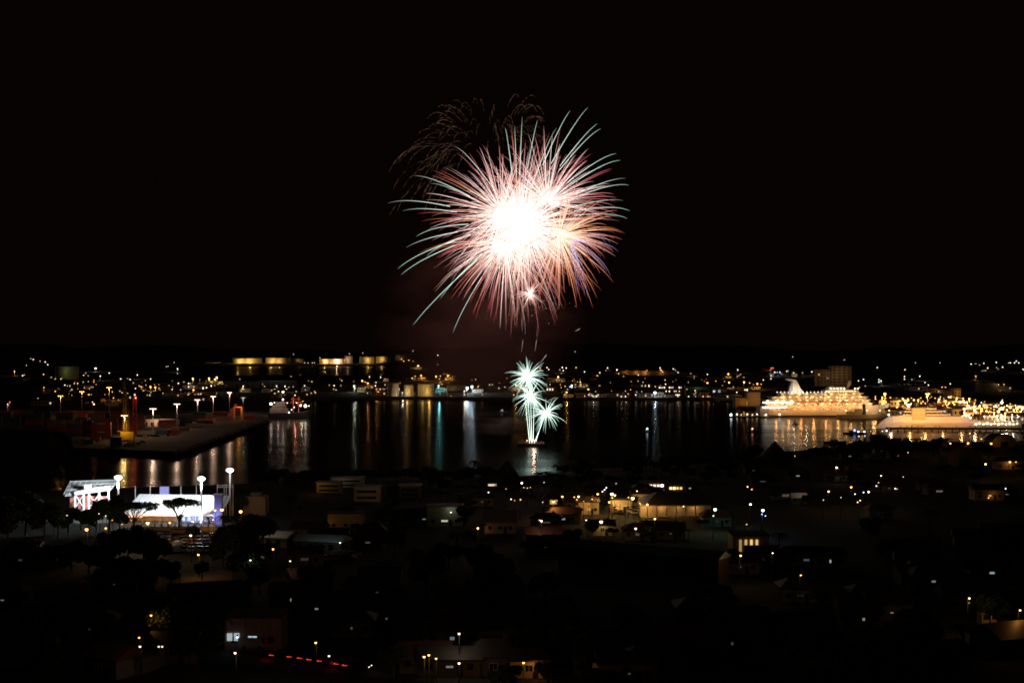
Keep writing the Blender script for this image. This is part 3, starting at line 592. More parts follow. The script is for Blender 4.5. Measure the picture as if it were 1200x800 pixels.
for j in range(15):
    m2 = MB(); m2.ball((-44 + j * 3.3, -8.6, 21.6), .38, emit(W_ if j % 3 else (.6, .6, 1.0), 5), 6, 4); m2.build('rail_lamp', cs_)
for j in range(6):
    m2 = MB(); m2.prism([(-24 + j * 9, 13.4), (-23 + j * 9, 12.4), (-18 + j * 9, 12.4), (-17 + j * 9, 13.4)], -9.7, -7.9, mat('lifeboat_orange', (.7, .25, .05), .5)); m2.build('lifeboat', cs_)
for j in range(9): light('POINT', (-46 + j * 11, -13.5, 9.6), 1700, (1, .44, .12) if j % 2 else (1, .37, .09), cs_, .6)
for j in range(6): light('POINT', (-40 + j * 14, -12.5, 17.5), 720, (1, .45, .11), cs_, .6)
# low grey supply ship alongside the bow
sv = empty('supply_ship', ((1018 - 600) * 1210 / F, 1212, 0), R(2)); tag(sv, 'low supply ship with a dark funnel in front of the cruise ship bow', 'ship')
hullmesh(52, 9, 3.6, 3.2, mat('supply_hull', (.45, .36, .26), .6)).build('hull', sv)
mb = MB(); mb.box((-12, 0, 5), (12, 6, 2.8), tan); mb.box((-8, 0, 7.4), (6, 5, 2), tan); mb.build('wheelhouse', sv)
mb = MB(); mb.tube([(-3.5, 0, 3.5), (-3.5, 0, 12.5)], [1.6, 1.4], dark, 10); mb.build('funnel', sv)
mb = MB(); mb.tube([(10, 0, 4), (10, 0, 13)], .15, steel); mb.build('mast', sv)
for x in (-20, -2, 9, 17):
    m2 = MB(); m2.ball((x, -3.8, 7.2), .5, emit(warm, 6), 6, 4); m2.build('deck_lamp', sv)
light('POINT', (2, -8, 8), 1300, (1, .6, .25), sv, .5)
# small boats with white lamps by the ship's stern
def boat(px, py, Y, L, label, c=C_, k=6, m=None, r=.35):
    root = empty('small_boat', ((px - 600) * Y / F, Y, 0)); tag(root, label, 'boat')
    hullmesh(L, L * .3, .9, .5, m or dark, .4).build('hull', root)
    mb = MB(); mb.box((-L * .08, 0, 1.5), (L * .35, L * .2, 1.3), m or white, taper=.85); mb.build('cabin', root)
    m2 = MB(); m2.ball((-L * .05, -L * .12, 2.5), r, emit(c, k), 6, 4); m2.build('lamp', root)
    return root
for i, (px, c, k, r, lab) in enumerate([(857, C_, 9, .8, 'boat with the biggest white lamp at the left end of the moored row'), (864, W_, 5, .55, 'second boat from the left in the row left of the cruise ship'), (869, W_, 2.5, .4, 'third boat from the left in the row left of the cruise ship'), (876, W_, 5, .55, 'middle boat of the lamp lit row left of the cruise ship'), (882, W_, 3, .45, 'third boat from the right in the row left of the cruise ship'), (887.5, W_, 4, .5, 'boat right of the middle in the row left of the cruise ship'), (898, W_, 7, .6, 'dark boat in front of the cruise ship stern'), (914, W_, 6, .6, 'rightmost dark boat at the stern of the cruise ship')]):
    boat(px, 488, 1235 + (i % 2) * 8, 6.5 if px < 890 else 12, lab, c, k, None, r)
boat(759, 506, 1021, 7, 'lone boat with a white roof lamp on the dark water', C_, 5, None, .5)
boat(882, 506, 1020, 6, 'boat with a red glowing lamp near the cruise ship', (1, .35, .22), 5, None, .5)
boat(589, 483, 1330, 9, 'tiny pale boat left of the low green bursts', C_, 1.2, None, .5)
boat(1002, 507, 1000, 16, 'boat lit blue beside the white moored boats', B_, 3, bluep, .8)
boat(932, 497, 1120, 5, 'dark buoy boat on the golden reflections', W_, .05, None, .2)
boat(979, 517, 905, 15, 'dark moored boat silhouetted on the golden water', W_, .03, None, .2)
for i, (px, py, s) in enumerate([(1006, 505.5, 'L'), (1013, 505.5, 'L'), (1006.5, 511, 'm'), (1013.5, 510.5, 'm'), (1020.5, 505, 's'), (1034, 505, 'm'), (1039, 504.5, 'L')]):
    far_lamp(px, py, 'c' if i < 4 else 'w', s, 'on the jetty beside the blue boat', 4, far=False)

# ------------------------------------------------------------------ white yacht and its pier
YY = 1062.0; yk = YY / F
ya = empty('motor_yacht', ((1112 - 600) * yk, YY + 7, 0)); tag(ya, 'long white motor yacht lit pinkish gold with a square tan tower', 'yacht')
def yx(px): return (px - 1112) * yk
def yz(py): return H - (py - YH) * yk
mb = MB(); vs = []; fs = []
prof = [(1029.5, .3, 500, 502), (1034, 1.6, 495, 502.5), (1040, 3.4, 490.5, 503), (1047, 5.2, 487.6, 503.5), (1056, 6.2, 487, 503.5), (1075, 6.6, 488, 503.5), (1110, 6.6, 489, 503.5), (1136, 6.5, 488.5, 503), (1140, 6.4, 492, 503), (1168, 6, 493.5, 503), (1198, 5, 494.5, 503)]
for px, hw, yt, yb in prof:
    x = yx(px); zt = yz(yt); zb = min(-.5, yz(yb))
    for y, z in ((-hw * .75, zb), (-hw, (zt + zb) / 2 + .6), (-hw * .86, zt), (hw * .86, zt), (hw, (zt + zb) / 2 + .6), (hw * .75, zb)): vs.append((x, y, z))
n = 6
for i in range(len(prof) - 1):
    for j in range(n): fs.append((i * n + j, (i + 1) * n + j, (i + 1) * n + (j + 1) % n, i * n + (j + 1) % n))
fs.append(tuple(range(n))); fs.append(tuple(range(len(vs) - 1, len(vs) - n - 1, -1)))
mb.add(vs, fs, shipw); mb.build('hull', ya)
mb = MB(); mb.box((yx(1077), -1.5, yz(488.5)), (9.8, 9.4, 13.2), tan); mb.build('tower', ya)
for i, (a, b_, y0) in enumerate([(1058, 1134, 488.5), (1059, 1117, 486), (1061, 1108, 482.4), (1063, 1100, 479)]):
    mb = MB(); mb.slab([(yx(a), -4.6), (yx(b_ - 4), -4.6), (yx(b_), -2), (yx(b_), 4.6), (yx(a), 4.6)], yz(y0 + .8), yz(y0 - .6), shipw)
    mb.slab([(yx(a + 4), -3.4), (yx(b_ - 9), -3.4), (yx(b_ - 9), 3.4), (yx(a + 4), 3.4)], yz(y0 + 3.4), yz(y0 + .5), mat('tinted_band', (.05, .03, .02), .3)); mb.build('deck', ya)
mb = MB(); mb.tube([(yx(1074), 0, yz(480)), (yx(1074), 0, yz(470))], [2, 1.6], dark, 10); mb.build('funnel', ya)
for px, py in ((1106, 483), (1118, 486)):
    mb = MB(); mb.tube([(yx(px), 0, yz(py + 4)), (yx(px), 0, yz(py))], .15, white); mb.build('antenna', ya)
mb = MB(); mb.ball((yx(1044), -1, yz(486.2)), .6, emit(W_, 8), 6, 4); mb.tube([(yx(1044), -1, yz(489)), (yx(1044), -1, yz(486.6))], .1, white); mb.build('bow_lamp', ya)
mb = MB(); mb.ball((yx(1129), -5, yz(487.6)), .5, emit(O_, 8), 6, 4); mb.build('deck_lamp', ya)
mb = MB(); mb.ball((yx(1138), -5.2, yz(489.5)), .7, emit(W_, 9), 6, 4); mb.build('deck_lamp', ya)
for i in range(12):
    mb = MB(); mb.ball((yx(1144 + i * 4.4), -6.6, yz(497 - (i % 2))), .5, emit((1, .8, .45), 7 if i % 3 else 14), 6, 4); mb.build('deck_lamp', ya)
for px, p, c in ((1040, 4600, (1, .60, .36)), (1062, 4300, (1, .44, .11)), (1080, 4400, (1, .44, .12)), (1100, 3800, (1, .42, .13)), (1122, 3800, (1, .41, .15)), (1138, 2000, (1, .56, .35)), (1160, 700, (1, .45, .2)), (1182, 500, (1, .45, .2))):
    light('POINT', (yx(px), -17, 9.0 if px > 1050 else 7), p, c, ya, .5)
for px, p in ((1062, 1100), (1092, 1300), (1108, 900)): light('POINT', (yx(px), -11, 17), p, (1, .5, .15), ya, .5)  # bare lights added off the side to brighten the upper decks
light('POINT', (yx(1077), -16, 16), 2600, (1, .55, .18), ya, .5)
pm = MB(); pm.slab([((1040 - 600) * 1036 / F, 1034), ((1215 - 600) * 1036 / F, 1028), ((1215 - 600) * 1036 / F, 1040), ((1040 - 600) * 1036 / F, 1042)], 1.2, 2.3, mat('pier_timber', (.08, .06, .05), .9))
for i in range(22): pm.tube([((1043 + i * 8 - 600) * 1036 / F, 1033.5, -2), ((1043 + i * 8 - 600) * 1036 / F, 1033.5, 1.3)], .4, dark)
struct(pm.build('pier'))
def person_at(px, Y, z0, zone):
    """standing visitor, a few pixels high"""
    mb = MB(); h = rnd.uniform(1.6, 1.8); cm = rnd.choice((bluep, redp, white, dark, greenp))
    mb.tube([(-.1, 0, 0), (-.11, 0, .45), (-.09, 0, .85)], [.06, .07, .1], dark); mb.tube([(.1, .05, 0), (.11, .02, .45), (.09, 0, .85)], [.06, .07, .1], dark)
    mb.tube([(0, 0, .8), (0, 0, 1.1), (0, 0, 1.38), (0, 0, 1.46)], [.15, .14, .19, .07], cm, 8)
    for s in (-1, 1): mb.tube([(s * .2, 0, 1.38), (s * .26, .02, 1.1), (s * .24, -.06, .85)], [.06, .05, .04], cm)
    mb.ball((0, 0, 1.6), .11, mat('skin', (.3, .17, .11), .6), 8, 6, 1.2)
    o = mb.build('person'); o.location = ((px - 600) * Y / F, Y, z0); o.rotation_euler.z = rnd.uniform(0, 6.28); o.scale = (h / 1.72,) * 3
    reg(o, 'person', 'tiny dark visitor standing', 'tiny dark visitors standing', zone, px, 'visitors on the pier')
for i in range(26): person_at(rnd.uniform(1052, 1196), rnd.uniform(1035.5, 1037.5), 2.3, 'on the pier before the yacht')

# ------------------------------------------------------------------ moored patrol ship on the left
PY_ = 1225.0; pk = PY_ / F
ps = empty('patrol_ship', ((339 - 600) * pk, PY_, 0), R(6)); tag(ps, 'grey patrol ship with bright deck lamps and red lit mast at the wharf end', 'ship')
hullmesh(36, 8.5, 4.6, 2.2, mat('ship_dark', (.06, .06, .07), .5)).build('hull', ps)
mb = MB(); spg = mat('ship_pink_grey', (.36, .30, .30), .6); mb.box((-9, 0, 6.4), (15, 7.4, 3.8), spg); mb.box((-8.6, 0, 9.6), (12, 6.6, 2.8), spg); mb.box((-7.6, 0, 12.2), (8, 5.6, 2.6), spg); mb.box((-7.2, 0, 13.7), (9, 6.6, .3), white); mb.tube([(-13, 0, 10), (-13.4, 0, 15)], [1.1, .9], dark, 10)
mb.build('superstructure', ps)
sw = MB()
for j in range(6): sw.box((-14 + j * 2.2, -3.55, 9.8), (.9, .08, .8), glassd)
sw.build('windows', ps)['kind'] = 'stuff'
mb = MB(); mb.tube([(-6.5, 0, 14), (-6.5, 0, 23.5)], [.4, .2], steel); mb.tube([(-8.5, 0, 20), (-4.5, 0, 20)], .12, steel); mb.build('mast', ps)
redl = mat('rigging_red_light', (.6, .2, .12), .6)  # red light on the rigging is put into its colour
mb = MB()
for x in (3.5, 8):
    mb.tube([(x, 0, 5), (x, 0, 19)], .35, redl); mb.tube([(x - 2.2, 0, 16.5), (x + 2.2, 0, 16.5)], .2, redl)
    for s in (-1, 1): mb.tube([(x, 0, 18), (x + s * 3, -1, 12)], .12, redl)
mb.box((5.5, 0, 13.6), (9, 2, .5), redl); mb.build('derrick', ps)
for px, py, c, k, r in ((317, 473, W_, 16, 1.1), (331, 459, W_, 13, .9), (331, 468, W_, 11, .8), (321, 471.5, W_, 5, .5), (338, 483, W_, 7, .7), (357, 475.5, W_, 18, 1.3), (351.5, 475, W_, 9, .9), (361, 475.5, W_, 5, .5), (326, 458.5, O_, 4, .5), (344, 477, M_, 5, .5), (345, 463, M_, 5, .45), (336, 472, M_, 5, .5), (347, 472, O_, 6, .5), (354, 470, O_, 4, .4), (341, 480, C_, 4, .5)):
    p = pt(px, py, PY_ - 5) - ps.location
    mb = MB(); mb.ball(p, r * .8, emit(c, k), 7, 5); mb.build('deck_lamp', ps)
light('POINT', (5.5, -5, 14), 1100, (1, .42, .22), ps, .4); light('POINT', (-9, -9, 10), 330, (1, .7, .6), ps, .4); light('POINT', (11, -6, 9), 500, W_, ps, .4)

# ------------------------------------------------------------------ container wharf
def wpt(px, py): Y = (H - 3) * F / (py - YH); return (px - 600) * Y / F, Y
wh = MB(); corner = [wpt(86, 524.3), wpt(205, 529.0), wpt(318, 490.2), wpt(300, 486), wpt(84, 490), wpt(84, 518)]
wh.slab(corner, 1.2, 3.06, mat('wharf_paving', (.085, .072, .06), .9, .65, .06)); struct(wh.build('wharf'))
for i in range(14):
    a_, b_ = Vector(corner[1]), Vector(corner[2]); p = a_ + (b_ - a_) * (i + .5) / 14; q = Vector((-.55, .85)) * 1.6
    o = MB().tube([(0, 0, 0), (0, 0, .55), (0, 0, .6), (0, 0, .75)], [.28, .22, .38, .34], dark, 8).build('bollard'); o.location = (p.x + q.x, p.y + q.y, 3.06)
    reg(o, 'bollard', 'black iron bollard', 'black iron bollards', 'along the wharf edge', 205 + i * 8, 'bollards on the wharf edge')
for i in range(12):
    a_, b_ = Vector(corner[1]), Vector(corner[2]); p = a_ + (b_ - a_) * (i + .3) / 12
    o = MB().tube([(0, 0, .6), (0, 0, 2.8)], .5, rubber, 8).build('fender'); o.location = (p.x + .45, p.y - .3, 0)
    reg(o, 'fender', 'black rubber fender', 'black rubber fenders', 'on the wharf wall', 205 + i * 9, 'fenders on the wharf wall')
CP = [redp, bluep, mat('rust_paint', (.28, .1, .04), .7), greenp, wallg, mat('maroon_paint', (.22, .04, .04), .6)]
CN = ['red', 'blue', 'brown', 'green', 'grey', 'maroon']
CMESH = {}
def container(px, py, lvl, ci, rz=0.0, L=12.2, zone='', panel=False):
    X, Y = wpt(px, py); key = (ci, L, panel)
    if key not in CMESH:
        mb = MB(); mb.box((0, 0, 1.3), (L, 2.4, 2.5), CP[ci])
        for i in range(int(L / .6)): mb.box((-L / 2 + .35 + i * .6, -1.22, 1.3), (.28, .05, 2.2), CP[ci])
        for x in (-1, 1):
            for y in (-1, 1): mb.box((x * (L / 2 - .08), y * 1.16, 1.3), (.2, .16, 2.6), CP[ci])
        if panel: mb.box((.3, -1.26, 1.7), (L * .38, .05, .55), white)
        CMESH[key] = mb.build('shipping_container'); o = CMESH[key]
    else: o = CMESH[key].copy(); col.objects.link(o); o.name = 'shipping_container'
    o.location = (X, Y, 3.07 + lvl * 2.62); o.rotation_euler = (0, 0, rz)
    lv = ['on the ground', 'on the second level', 'on the third level', 'on the fourth level', 'on the fifth level'][lvl]
    nm = CN[ci] + ' container' + (' with a white panel' if panel else '')
    reg(o, 'container', nm + ' ' + lv, CN[ci] + ' containers' + (' with white panels' if panel else '') + ' ' + lv, zone, px, 'containers stacked on the wharf'); return o
for l in range(4): container(119, 514, l, 0 if l != 1 else 2, 0, 12.2, 'left of the yellow crane', l in (1, 3))
for l in range(4): container(103, 512, l, [5, 1, 2, 1][l], 0, 6.1, 'left of the red stack')
for l in range(3): container(89, 511, l, [1, 5, 1][l], 0, 12.2, 'left of the red stack')
for bx, by, nl in ((66, 505.5, 3), (40, 502, 4), (14, 502, 3), (-8, 501.5, 3), (76, 500, 4), (50, 497, 4), (26, 496, 3), (4, 495, 3)):
    for l in range(nl): container(bx, by, l, rnd.randrange(6), 0, 12.2, 'at far left')
container(136, 522.5, 0, 1, 0, 6.1, 'before the crane'); container(136, 522.5, 1, 1, 0, 6.1, 'before the crane'); 
container(112, 517, 0, 2, 0, 6.1, 'at the foot of the red stack'); container(104, 520, 0, 4, 0, 6.1, 'at the left end of the wharf edge')
for px, py, ci in ((186, 508, 1), (200, 507.5, 5), (172, 509, 4), (211, 505, 2), (228, 500, 4), (240, 496, 5), (262, 493, 2), (290, 490.5, 0), (278, 491, 4)):
    container(px, py, 0, ci, 0, 12.2, 'right of the crane')
for px, py, nl in ((150, 506, 2), (128, 503, 3), (112, 501, 4), (196, 500, 2), (216, 497, 3), (178, 499, 3), (240, 492, 2), (258, 490, 2), (92, 505, 3), (160, 501, 3), (232, 494, 3), (140, 498, 4), (120, 497, 3)):
    for l in range(nl): container(px, py, l, rnd.choice((0, 2, 2, 5, 4, 1, 3)), rnd.choice((0, 0, R(8))), 12.2, 'behind the masts')
for l in range(3): container(276, 489, l, [0, 2, 0][l], R(70), 12.2, 'at the wharf end')
# yellow mobile crane
X, Y = wpt(147, 517); cr = empty('harbour_crane', (X, Y, 3.07)); tag(cr, 'yellow mobile harbour crane with raised boom at the wharf edge', 'crane')
ks = Y / F
mb = MB(); mb.box((0, 0, 1.6), (11, 5, 1.4), yel)
for s in (-1, 1): mb.box((s * 4.6, 0, .6), (1.2, 7, .5), yel)
mb.build('chassis', cr)
for x in (-4, -2, 0, 2, 4):
    mb = MB(); mb.tube([(x, -2.7, .7), (x, 2.7, .7)], .7, rubber, 12); mb.build('wheel', cr)
mb = MB(); mb.box((1.5, 0, 4.2), (8, 4, 3.4), yel); mb.build('engine_house', cr)
mb = MB(); mb.box((-3.5, -1.2, 5.2), (2, 1.8, 2.2), glassd); mb.box((-3.5, -1.2, 6.4), (2.2, 2, .2), yel); mb.build('cab', cr)
mb = MB()
for a_, b_ in (((-1, -1, 2.4), (-1.2, -.6, 36)), ((1, -1, 2.4), (-.2, -.6, 36)), ((-1, 1, 2.4), (-1.2, .6, 36)), ((1, 1, 2.4), (-.2, .6, 36))): mb.tube([a_, b_], .14, yel, 5)
for i in range(14):
    z = 4 + i * 2.4; u = (z - 2.4) / 33.6; x0 = -1 - .2 * u; x1 = 1 - 1.2 * u
    mb.tube([(x0, -1 + .4 * u, z), (x1, -1 + .4 * u, z + 2.3)], .08, yel, 4)
mb.build('boom', cr)
mb = MB(); mb.tube([(2, 0, 6), (2.2, 0, 20), (-.4, 0, 34)], .1, yel, 4); mb.build('cable', cr)
light('POINT', (-.5, -6, 9), 1500, (1, .62, .2), cr, .4)
X, Y = wpt(97, 508); dc = empty('harbour_crane', (X, Y, 3.07)); tag(dc, 'dark harbour crane with a slanting boom and red tip lamp among containers', 'crane')
mb = MB()
for sx_ in (-1, 1):
    for sy_ in (-1, 1): mb.box((sx_ * 3, sy_ * 3, 5), (.7, .7, 10), dark)
mb.box((0, 0, 10.3), (7.4, 7.4, .9), dark); mb.build('portal', dc)
MB().box((0, 0, 13), (5, 4, 4.2), redp).box((2.6, -1, 14), (1.4, 1.6, 1.8), glassd).build('engine_house', dc)
mb = MB()
for a_ in (-.7, .7):
    mb.tube([(-9, a_, 27), (1, a_, 14)], .16, dark, 5); mb.tube([(7.5, a_ * .5, 19.5), (-9, a_, 27.5)], .12, dark, 5)
for i in range(8): u = i / 8; mb.tube([(7.5 - 16.5 * u, -.5, 19.5 + 8 * u), (6 - 16.5 * u, .5, 20.4 + 8 * u)], .08, dark, 4)
mb.build('boom', dc); MB().ball((7.6, -.4, 19.6), .45, emit((1, .35, .2), 7), 7, 5).build('tip_lamp', dc)
# red lattice tower
X, Y = wpt(158, 507); rt = empty('lattice_tower', (X, Y, 3.07)); tag(rt, 'red lattice tower with two red lamps beside the crane', 'tower')
hh = (507 - 464) * Y / F; mb = MB()
for sx in (-1, 1):
    for sy in (-1, 1): mb.tube([(sx * 1.3, sy * 1.3, 0), (sx * .9, sy * .9, hh)], .15, redp, 5)
for i in range(9):
    z = hh * i / 9
    for sy in (-1, 1): mb.tube([(-1.25, sy * 1.2, z), (1.25, sy * 1.2, z + hh / 9)], .09, redp, 4)
mb.build('lattice', rt)
for px, py in ((158, 462.5), (159, 466)):
    p = pt(px, py, Y - 1) - rt.location; m2 = MB(); m2.ball(p, .5, emit((1, .25, .15), 5), 6, 4); m2.build('warning_lamp', rt)
light('POINT', (0, -5, hh * .9), 500, R_, rt, .3)
# second portal crane frame, orange, at the far end
X, Y = wpt(279, 492); pc = empty('straddle_carrier', (X, Y, 3.07)); tag(pc, 'orange straddle carrier frame at the far end of the wharf', 'straddle carrier')
mb = MB()
for sx in (-1, 1):
    for sy in (-1, 1): mb.box((sx * 3, sy * 2, 5), (.6, .6, 10), mat('carrier_orange', (.6, .2, .05), .6))
mb.box((0, 0, 10.3), (7, 5, .8), MATS['carrier_orange']); mb.build('frame', pc)
mb = MB(); mb.box((-2, 0, 11.6), (2, 2, 1.8), MATS['carrier_orange']); mb.build('cab', pc)
light('POINT', (1.5, -5, 9), 900, O_, pc, .4)

# vehicles ------------------------------------------------------------
def car_mesh(m, full=False, van=False):
    body = [(-2.1, .35), (2.1, .35), (2.15, .75), (1.9, .95), (1.0, 1.0), (-2.0, 1.02), (-2.15, .8)] if not van else [(-2.3, .35), (2.2, .35), (2.25, .9), (1.9, 1.15), (1.5, 2.0), (-2.2, 2.05), (-2.3, 1.9)]
    cab = [(-1.7, 1.0), (1.05, .98), (.45, 1.48), (-1.2, 1.5)] if not van else [(1.52, 1.2), (1.9, 1.16), (1.6, 1.9), (1.4, 1.95)]
    bm = MB().prism(body, -.86, .86, m); cm = MB().prism(cab, -.78, .78, glassd)
    if not van: cm.prism([(-1.2, 1.5), (.45, 1.48), (.4, 1.54), (-1.15, 1.56)], -.76, .76, m)
    wh_ = [MB().tube([(x, y - .1, .34), (x, y + .1, .34)], .34, rubber, 10) for x in (-1.35, 1.35) for y in (-.82, .82)]
    return bm, cm, wh_
CARM = [mat('car_white', (.7, .7, .7), .3, .03), mat('car_silver', (.42, .43, .45), .3, .03), mat('car_dark', (.03, .03, .035), .25, .03), mat('car_red', (.3, .03, .03), .3, .03), mat('car_blue', (.05, .08, .2), .3, .03)]
CARN = ['white', 'silver', 'black', 'red', 'blue']
CARS = {}
def park(X, Y, z, ci, rz, zone, px, van=False, group='parked cars'):
    key = (ci, van)
    if key not in CARS:
        bm, cm, wl = car_mesh(CARM[ci], van=van); mb = MB()
        for q in [bm, cm] + wl:
            for f, k in zip(q.f, q.m): pass
            mb.add(q.v, q.f, q.mats[0]) if len(q.mats) == 1 else [mb.add(q.v, [f], q.mats[k]) for f, k in zip(q.f, q.m)]
        CARS[key] = mb.build('parked_car'); o = CARS[key]
    else: o = CARS[key].copy(); col.objects.link(o); o.name = 'parked_car'
    o.location = (X, Y, z); o.rotation_euler = (0, 0, rz)
    nm = CARN[ci] + (' van' if van else ' car'); reg(o, 'van' if van else 'car', nm + ' parked', nm + 's parked', zone, px, group); return o
for i, (px, py) in enumerate([(164, 512), (170, 512.5), (176, 511.5), (183, 512), (190, 511.5), (197, 511), (205, 510), (149, 523), (154, 522), (161, 521), (167, 519)]):
    X, Y = wpt(px, py); park(X, Y, 3.07, [2, 0, 4, 2, 1, 2, 3, 1, 0, 3, 1][i], R(rnd.choice((90, 85, 0, 5))), 'on the wharf beside the crane', px, i == 8)
for i in range(34):
    px = rnd.uniform(1060, 1196); py = rnd.uniform(484, 494) if px > 1140 else rnd.uniform(478, 486); X, Y, g = fG(px, py)
    park(X, Y, g + .02, rnd.choice((0, 1, 2, 2, 3, 4)), rnd.uniform(0, 3.1), 'behind the yacht', px)

# ------------------------------------------------------------------ trees
def crown(mb, lobes, n, size, m, flat=1.0):
    vs = []; fs = []
    for i in range(n):
        c, r = rnd.choices(lobes, [l[1] ** 2 for l in lobes])[0]
        d = sphere_dir(); q = r * (rnd.random() ** .33) * rnd.uniform(.8, 1.08)
        p = Vector(c) + Vector((d.x * q, d.y * q, d.z * q * flat))
        a = sphere_dir() * size * rnd.uniform(.5, 1.2); b2 = a.cross(sphere_dir()); b2 = b2.normalized() * size * .5 if b2.length > 1e-4 else Vector((size, 0, 0))
        o = len(vs); vs += [p - a * .5, p + b2 * .6, p + a * .6, p - b2 * .6]; fs.append((o, o + 1, o + 2, o + 3))
    mb.add(vs, fs, m)
def broad(m, seed, h=9.0):
    rnd.seed(seed); root = empty('broadleaf_tree', (0, 0, 0))
    mb = MB(); mb.tube([(0, 0, -.6), (.1, 0, h * .25), (0, .1, h * .5)], [.32, .25, .16], bark)
    lobes = []
    for i in range(7):
        a = i * 0.9 + rnd.random(); r = h * rnd.uniform(.18, .34); c = (math.cos(a) * r, math.sin(a) * r, h * rnd.uniform(.48, .8)); lobes.append((c, h * rnd.uniform(.15, .24)))
        mb.tube([(0, 0, h * .35), tuple(x * .6 + (0, 0, h * .2)[k] for k, x in enumerate(c)), c], [.15, .1, .04], bark, 5)
    mb.build('trunk', root)
    cb = MB(); crown(cb, lobes, 2600, h * .085, m); cb.build('crown', root); return root
def palm(seed, h=10.0):
    rnd.seed(seed); root = empty('palm_tree', (0, 0, 0)); mb = MB()
    mb.tube([(0, 0, -.6), (.25, 0, h * .4), (.1, 0, h * .8), (0, 0, h)], [.24, .18, .16, .13], bark); mb.build('trunk', root)
    cb = MB(); vs = []; fs = []
    for i in range(17):
        a = i * 2.4 + rnd.random() * .3; up = rnd.uniform(-.1, .9); L = rnd.uniform(2.6, 3.6); pts = []
        for k in range(9):
            u = k / 8; pts.append(Vector((math.cos(a) * L * u, math.sin(a) * L * u, h + L * (up * u - (.55 + .5 * up) * u * u))))
        s = Vector((-math.sin(a), math.cos(a), 0))
        for k in range(8):
            p, q = pts[k], pts[k + 1]; w = .75 * (1 - abs(k / 8 - .35))
            for sg in (-1, 1):
                o = len(vs); tip = (p + q) / 2 + s * sg * w + (q - p) * .9 + Vector((0, 0, -w * .45)); vs += [p, (p + q) / 2, tip, q, (q - p) * .5 + q * 1.0 + s * sg * w * .9 + Vector((0, 0, -w * .4))]
                fs += [(o, o + 1, o + 2), (o + 1, o + 3, o + 4)]
    cb.add(vs, fs, leafd); cb.build('crown', root); return root
def umbrella(seed, h=12.0, w=7.6, n=2300):
    rnd.seed(seed); root = empty('umbrella_tree', (0, 0, 0)); mb = MB()
    mb.tube([(0, 0, -.6), (.1, 0, h * .22), (0, 0, h * .42)], [.5, .36, .3], bark)
    lobes = []
    for i in range(9):
        a = i * .7 + rnd.random() * .3; r = w * rnd.uniform(.35, .85); c = Vector((math.cos(a) * r, math.sin(a) * r, h * rnd.uniform(.84, .95)))
        mb.tube([(0, 0, h * .4), (c.x * .3, c.y * .3, h * .6), (c.x * .75, c.y * .75, h * .78), c], [.24, .17, .11, .05], bark, 5); lobes.append((c, w * .34))
        for s in (-1, 1): mb.tube([(c.x * .5, c.y * .5, h * .68), (c.x * .8 - s * c.y * .3, c.y * .8 + s * c.x * .3, h * .86)], [.1, .03], bark, 4)
    lobes.append((Vector((0, 0, h * .95)), w * .4)); mb.build('trunk', root)
    cb = MB(); crown(cb, lobes, n, .7, leafm, .45); cb.build('crown', root); return root
KINDS = {'b1': broad(leafm, 1), 'b2': broad(leafd, 2, 8.0), 'b3': broad(leafm, 3, 11.0), 'p1': palm(4), 'p2': palm(5, 8.0), 'u': umbrella(6)}
KN = {'b1': ('leafy tree', 'leafy trees'), 'b2': ('dark leafy tree', 'dark leafy trees'), 'b3': ('tall leafy tree', 'tall leafy trees'), 'p1': ('tall palm', 'tall palms'), 'p2': ('short palm', 'short palms'), 'u': ('umbrella tree', 'umbrella trees')}
KH = {'b1': 9.0, 'b2': 8.0, 'b3': 11.0, 'p1': 11.0, 'p2': 9.0, 'u': 12.5}; KW = {'b1': 4.6, 'b2': 4.2, 'b3': 5.6, 'p1': 3.2, 'p2': 3.2, 'u': 8.5}
rnd.seed(99); USED = set()
def tree(kind, X, Y, z, zone, s=1.0, sx=1.0):
    o = KINDS[kind] if kind not in USED else copy_tree(KINDS[kind]); USED.add(kind)
    o.location = (X, Y, z); o.rotation_euler = (0, 0, rnd.uniform(0, 6.28)); o.scale = (s * sx, s * sx, s)
    reg(o, 'palm' if kind[0] == 'p' else 'tree', *KN[kind], zone, 600 + X * F / Y, 'palms along the shore' if kind[0] == 'p' else 'trees of the town'); return o
def tree_px(kind, px, ytop, ybase, zone, sx=1.0):
    """tree whose foot is seen (or hidden) at ybase and whose top reaches ytop"""
    X, Y, g = nG(px, ybase); h = H - (ytop - YH) * Y / F - g
    return tree(kind, X, Y, g, zone, h / KH[kind], sx)
for a in [('p1', 555.5, 538, 566), ('b1', 568, 545, 567), ('b2', 543, 552, 567), ('b2', 536, 553, 568), ('b1', 578, 549, 568), ('b2', 548, 551, 567)]: tree_px(*a, 'left of the thatched hut')
for a in [('p2', 632, 551.5, 578), ('p2', 641, 550.5, 579), ('b2', 624, 556, 579), ('p2', 648, 553, 580), ('b1', 655, 555, 581), ('b2', 664, 556, 582), ('b1', 614, 559, 577)]: tree_px(*a, 'right of the thatched hut')
for a in [('b2', 922, 526, 548), ('b1', 944, 527, 545), ('b2', 952, 522, 542), ('b1', 962, 523, 541), ('p2', 969, 521, 541), ('b1', 977, 525, 541), ('b2', 986, 521, 540), ('b1', 993, 518, 540), ('p2', 1001, 517, 540), ('b1', 1010, 514, 539), ('b2', 1020, 512, 538), ('p2', 1028, 508, 537), ('b1', 1036, 511, 537), ('b1', 1046, 512, 536)]: tree_px(*a, 'right of the dark hut')
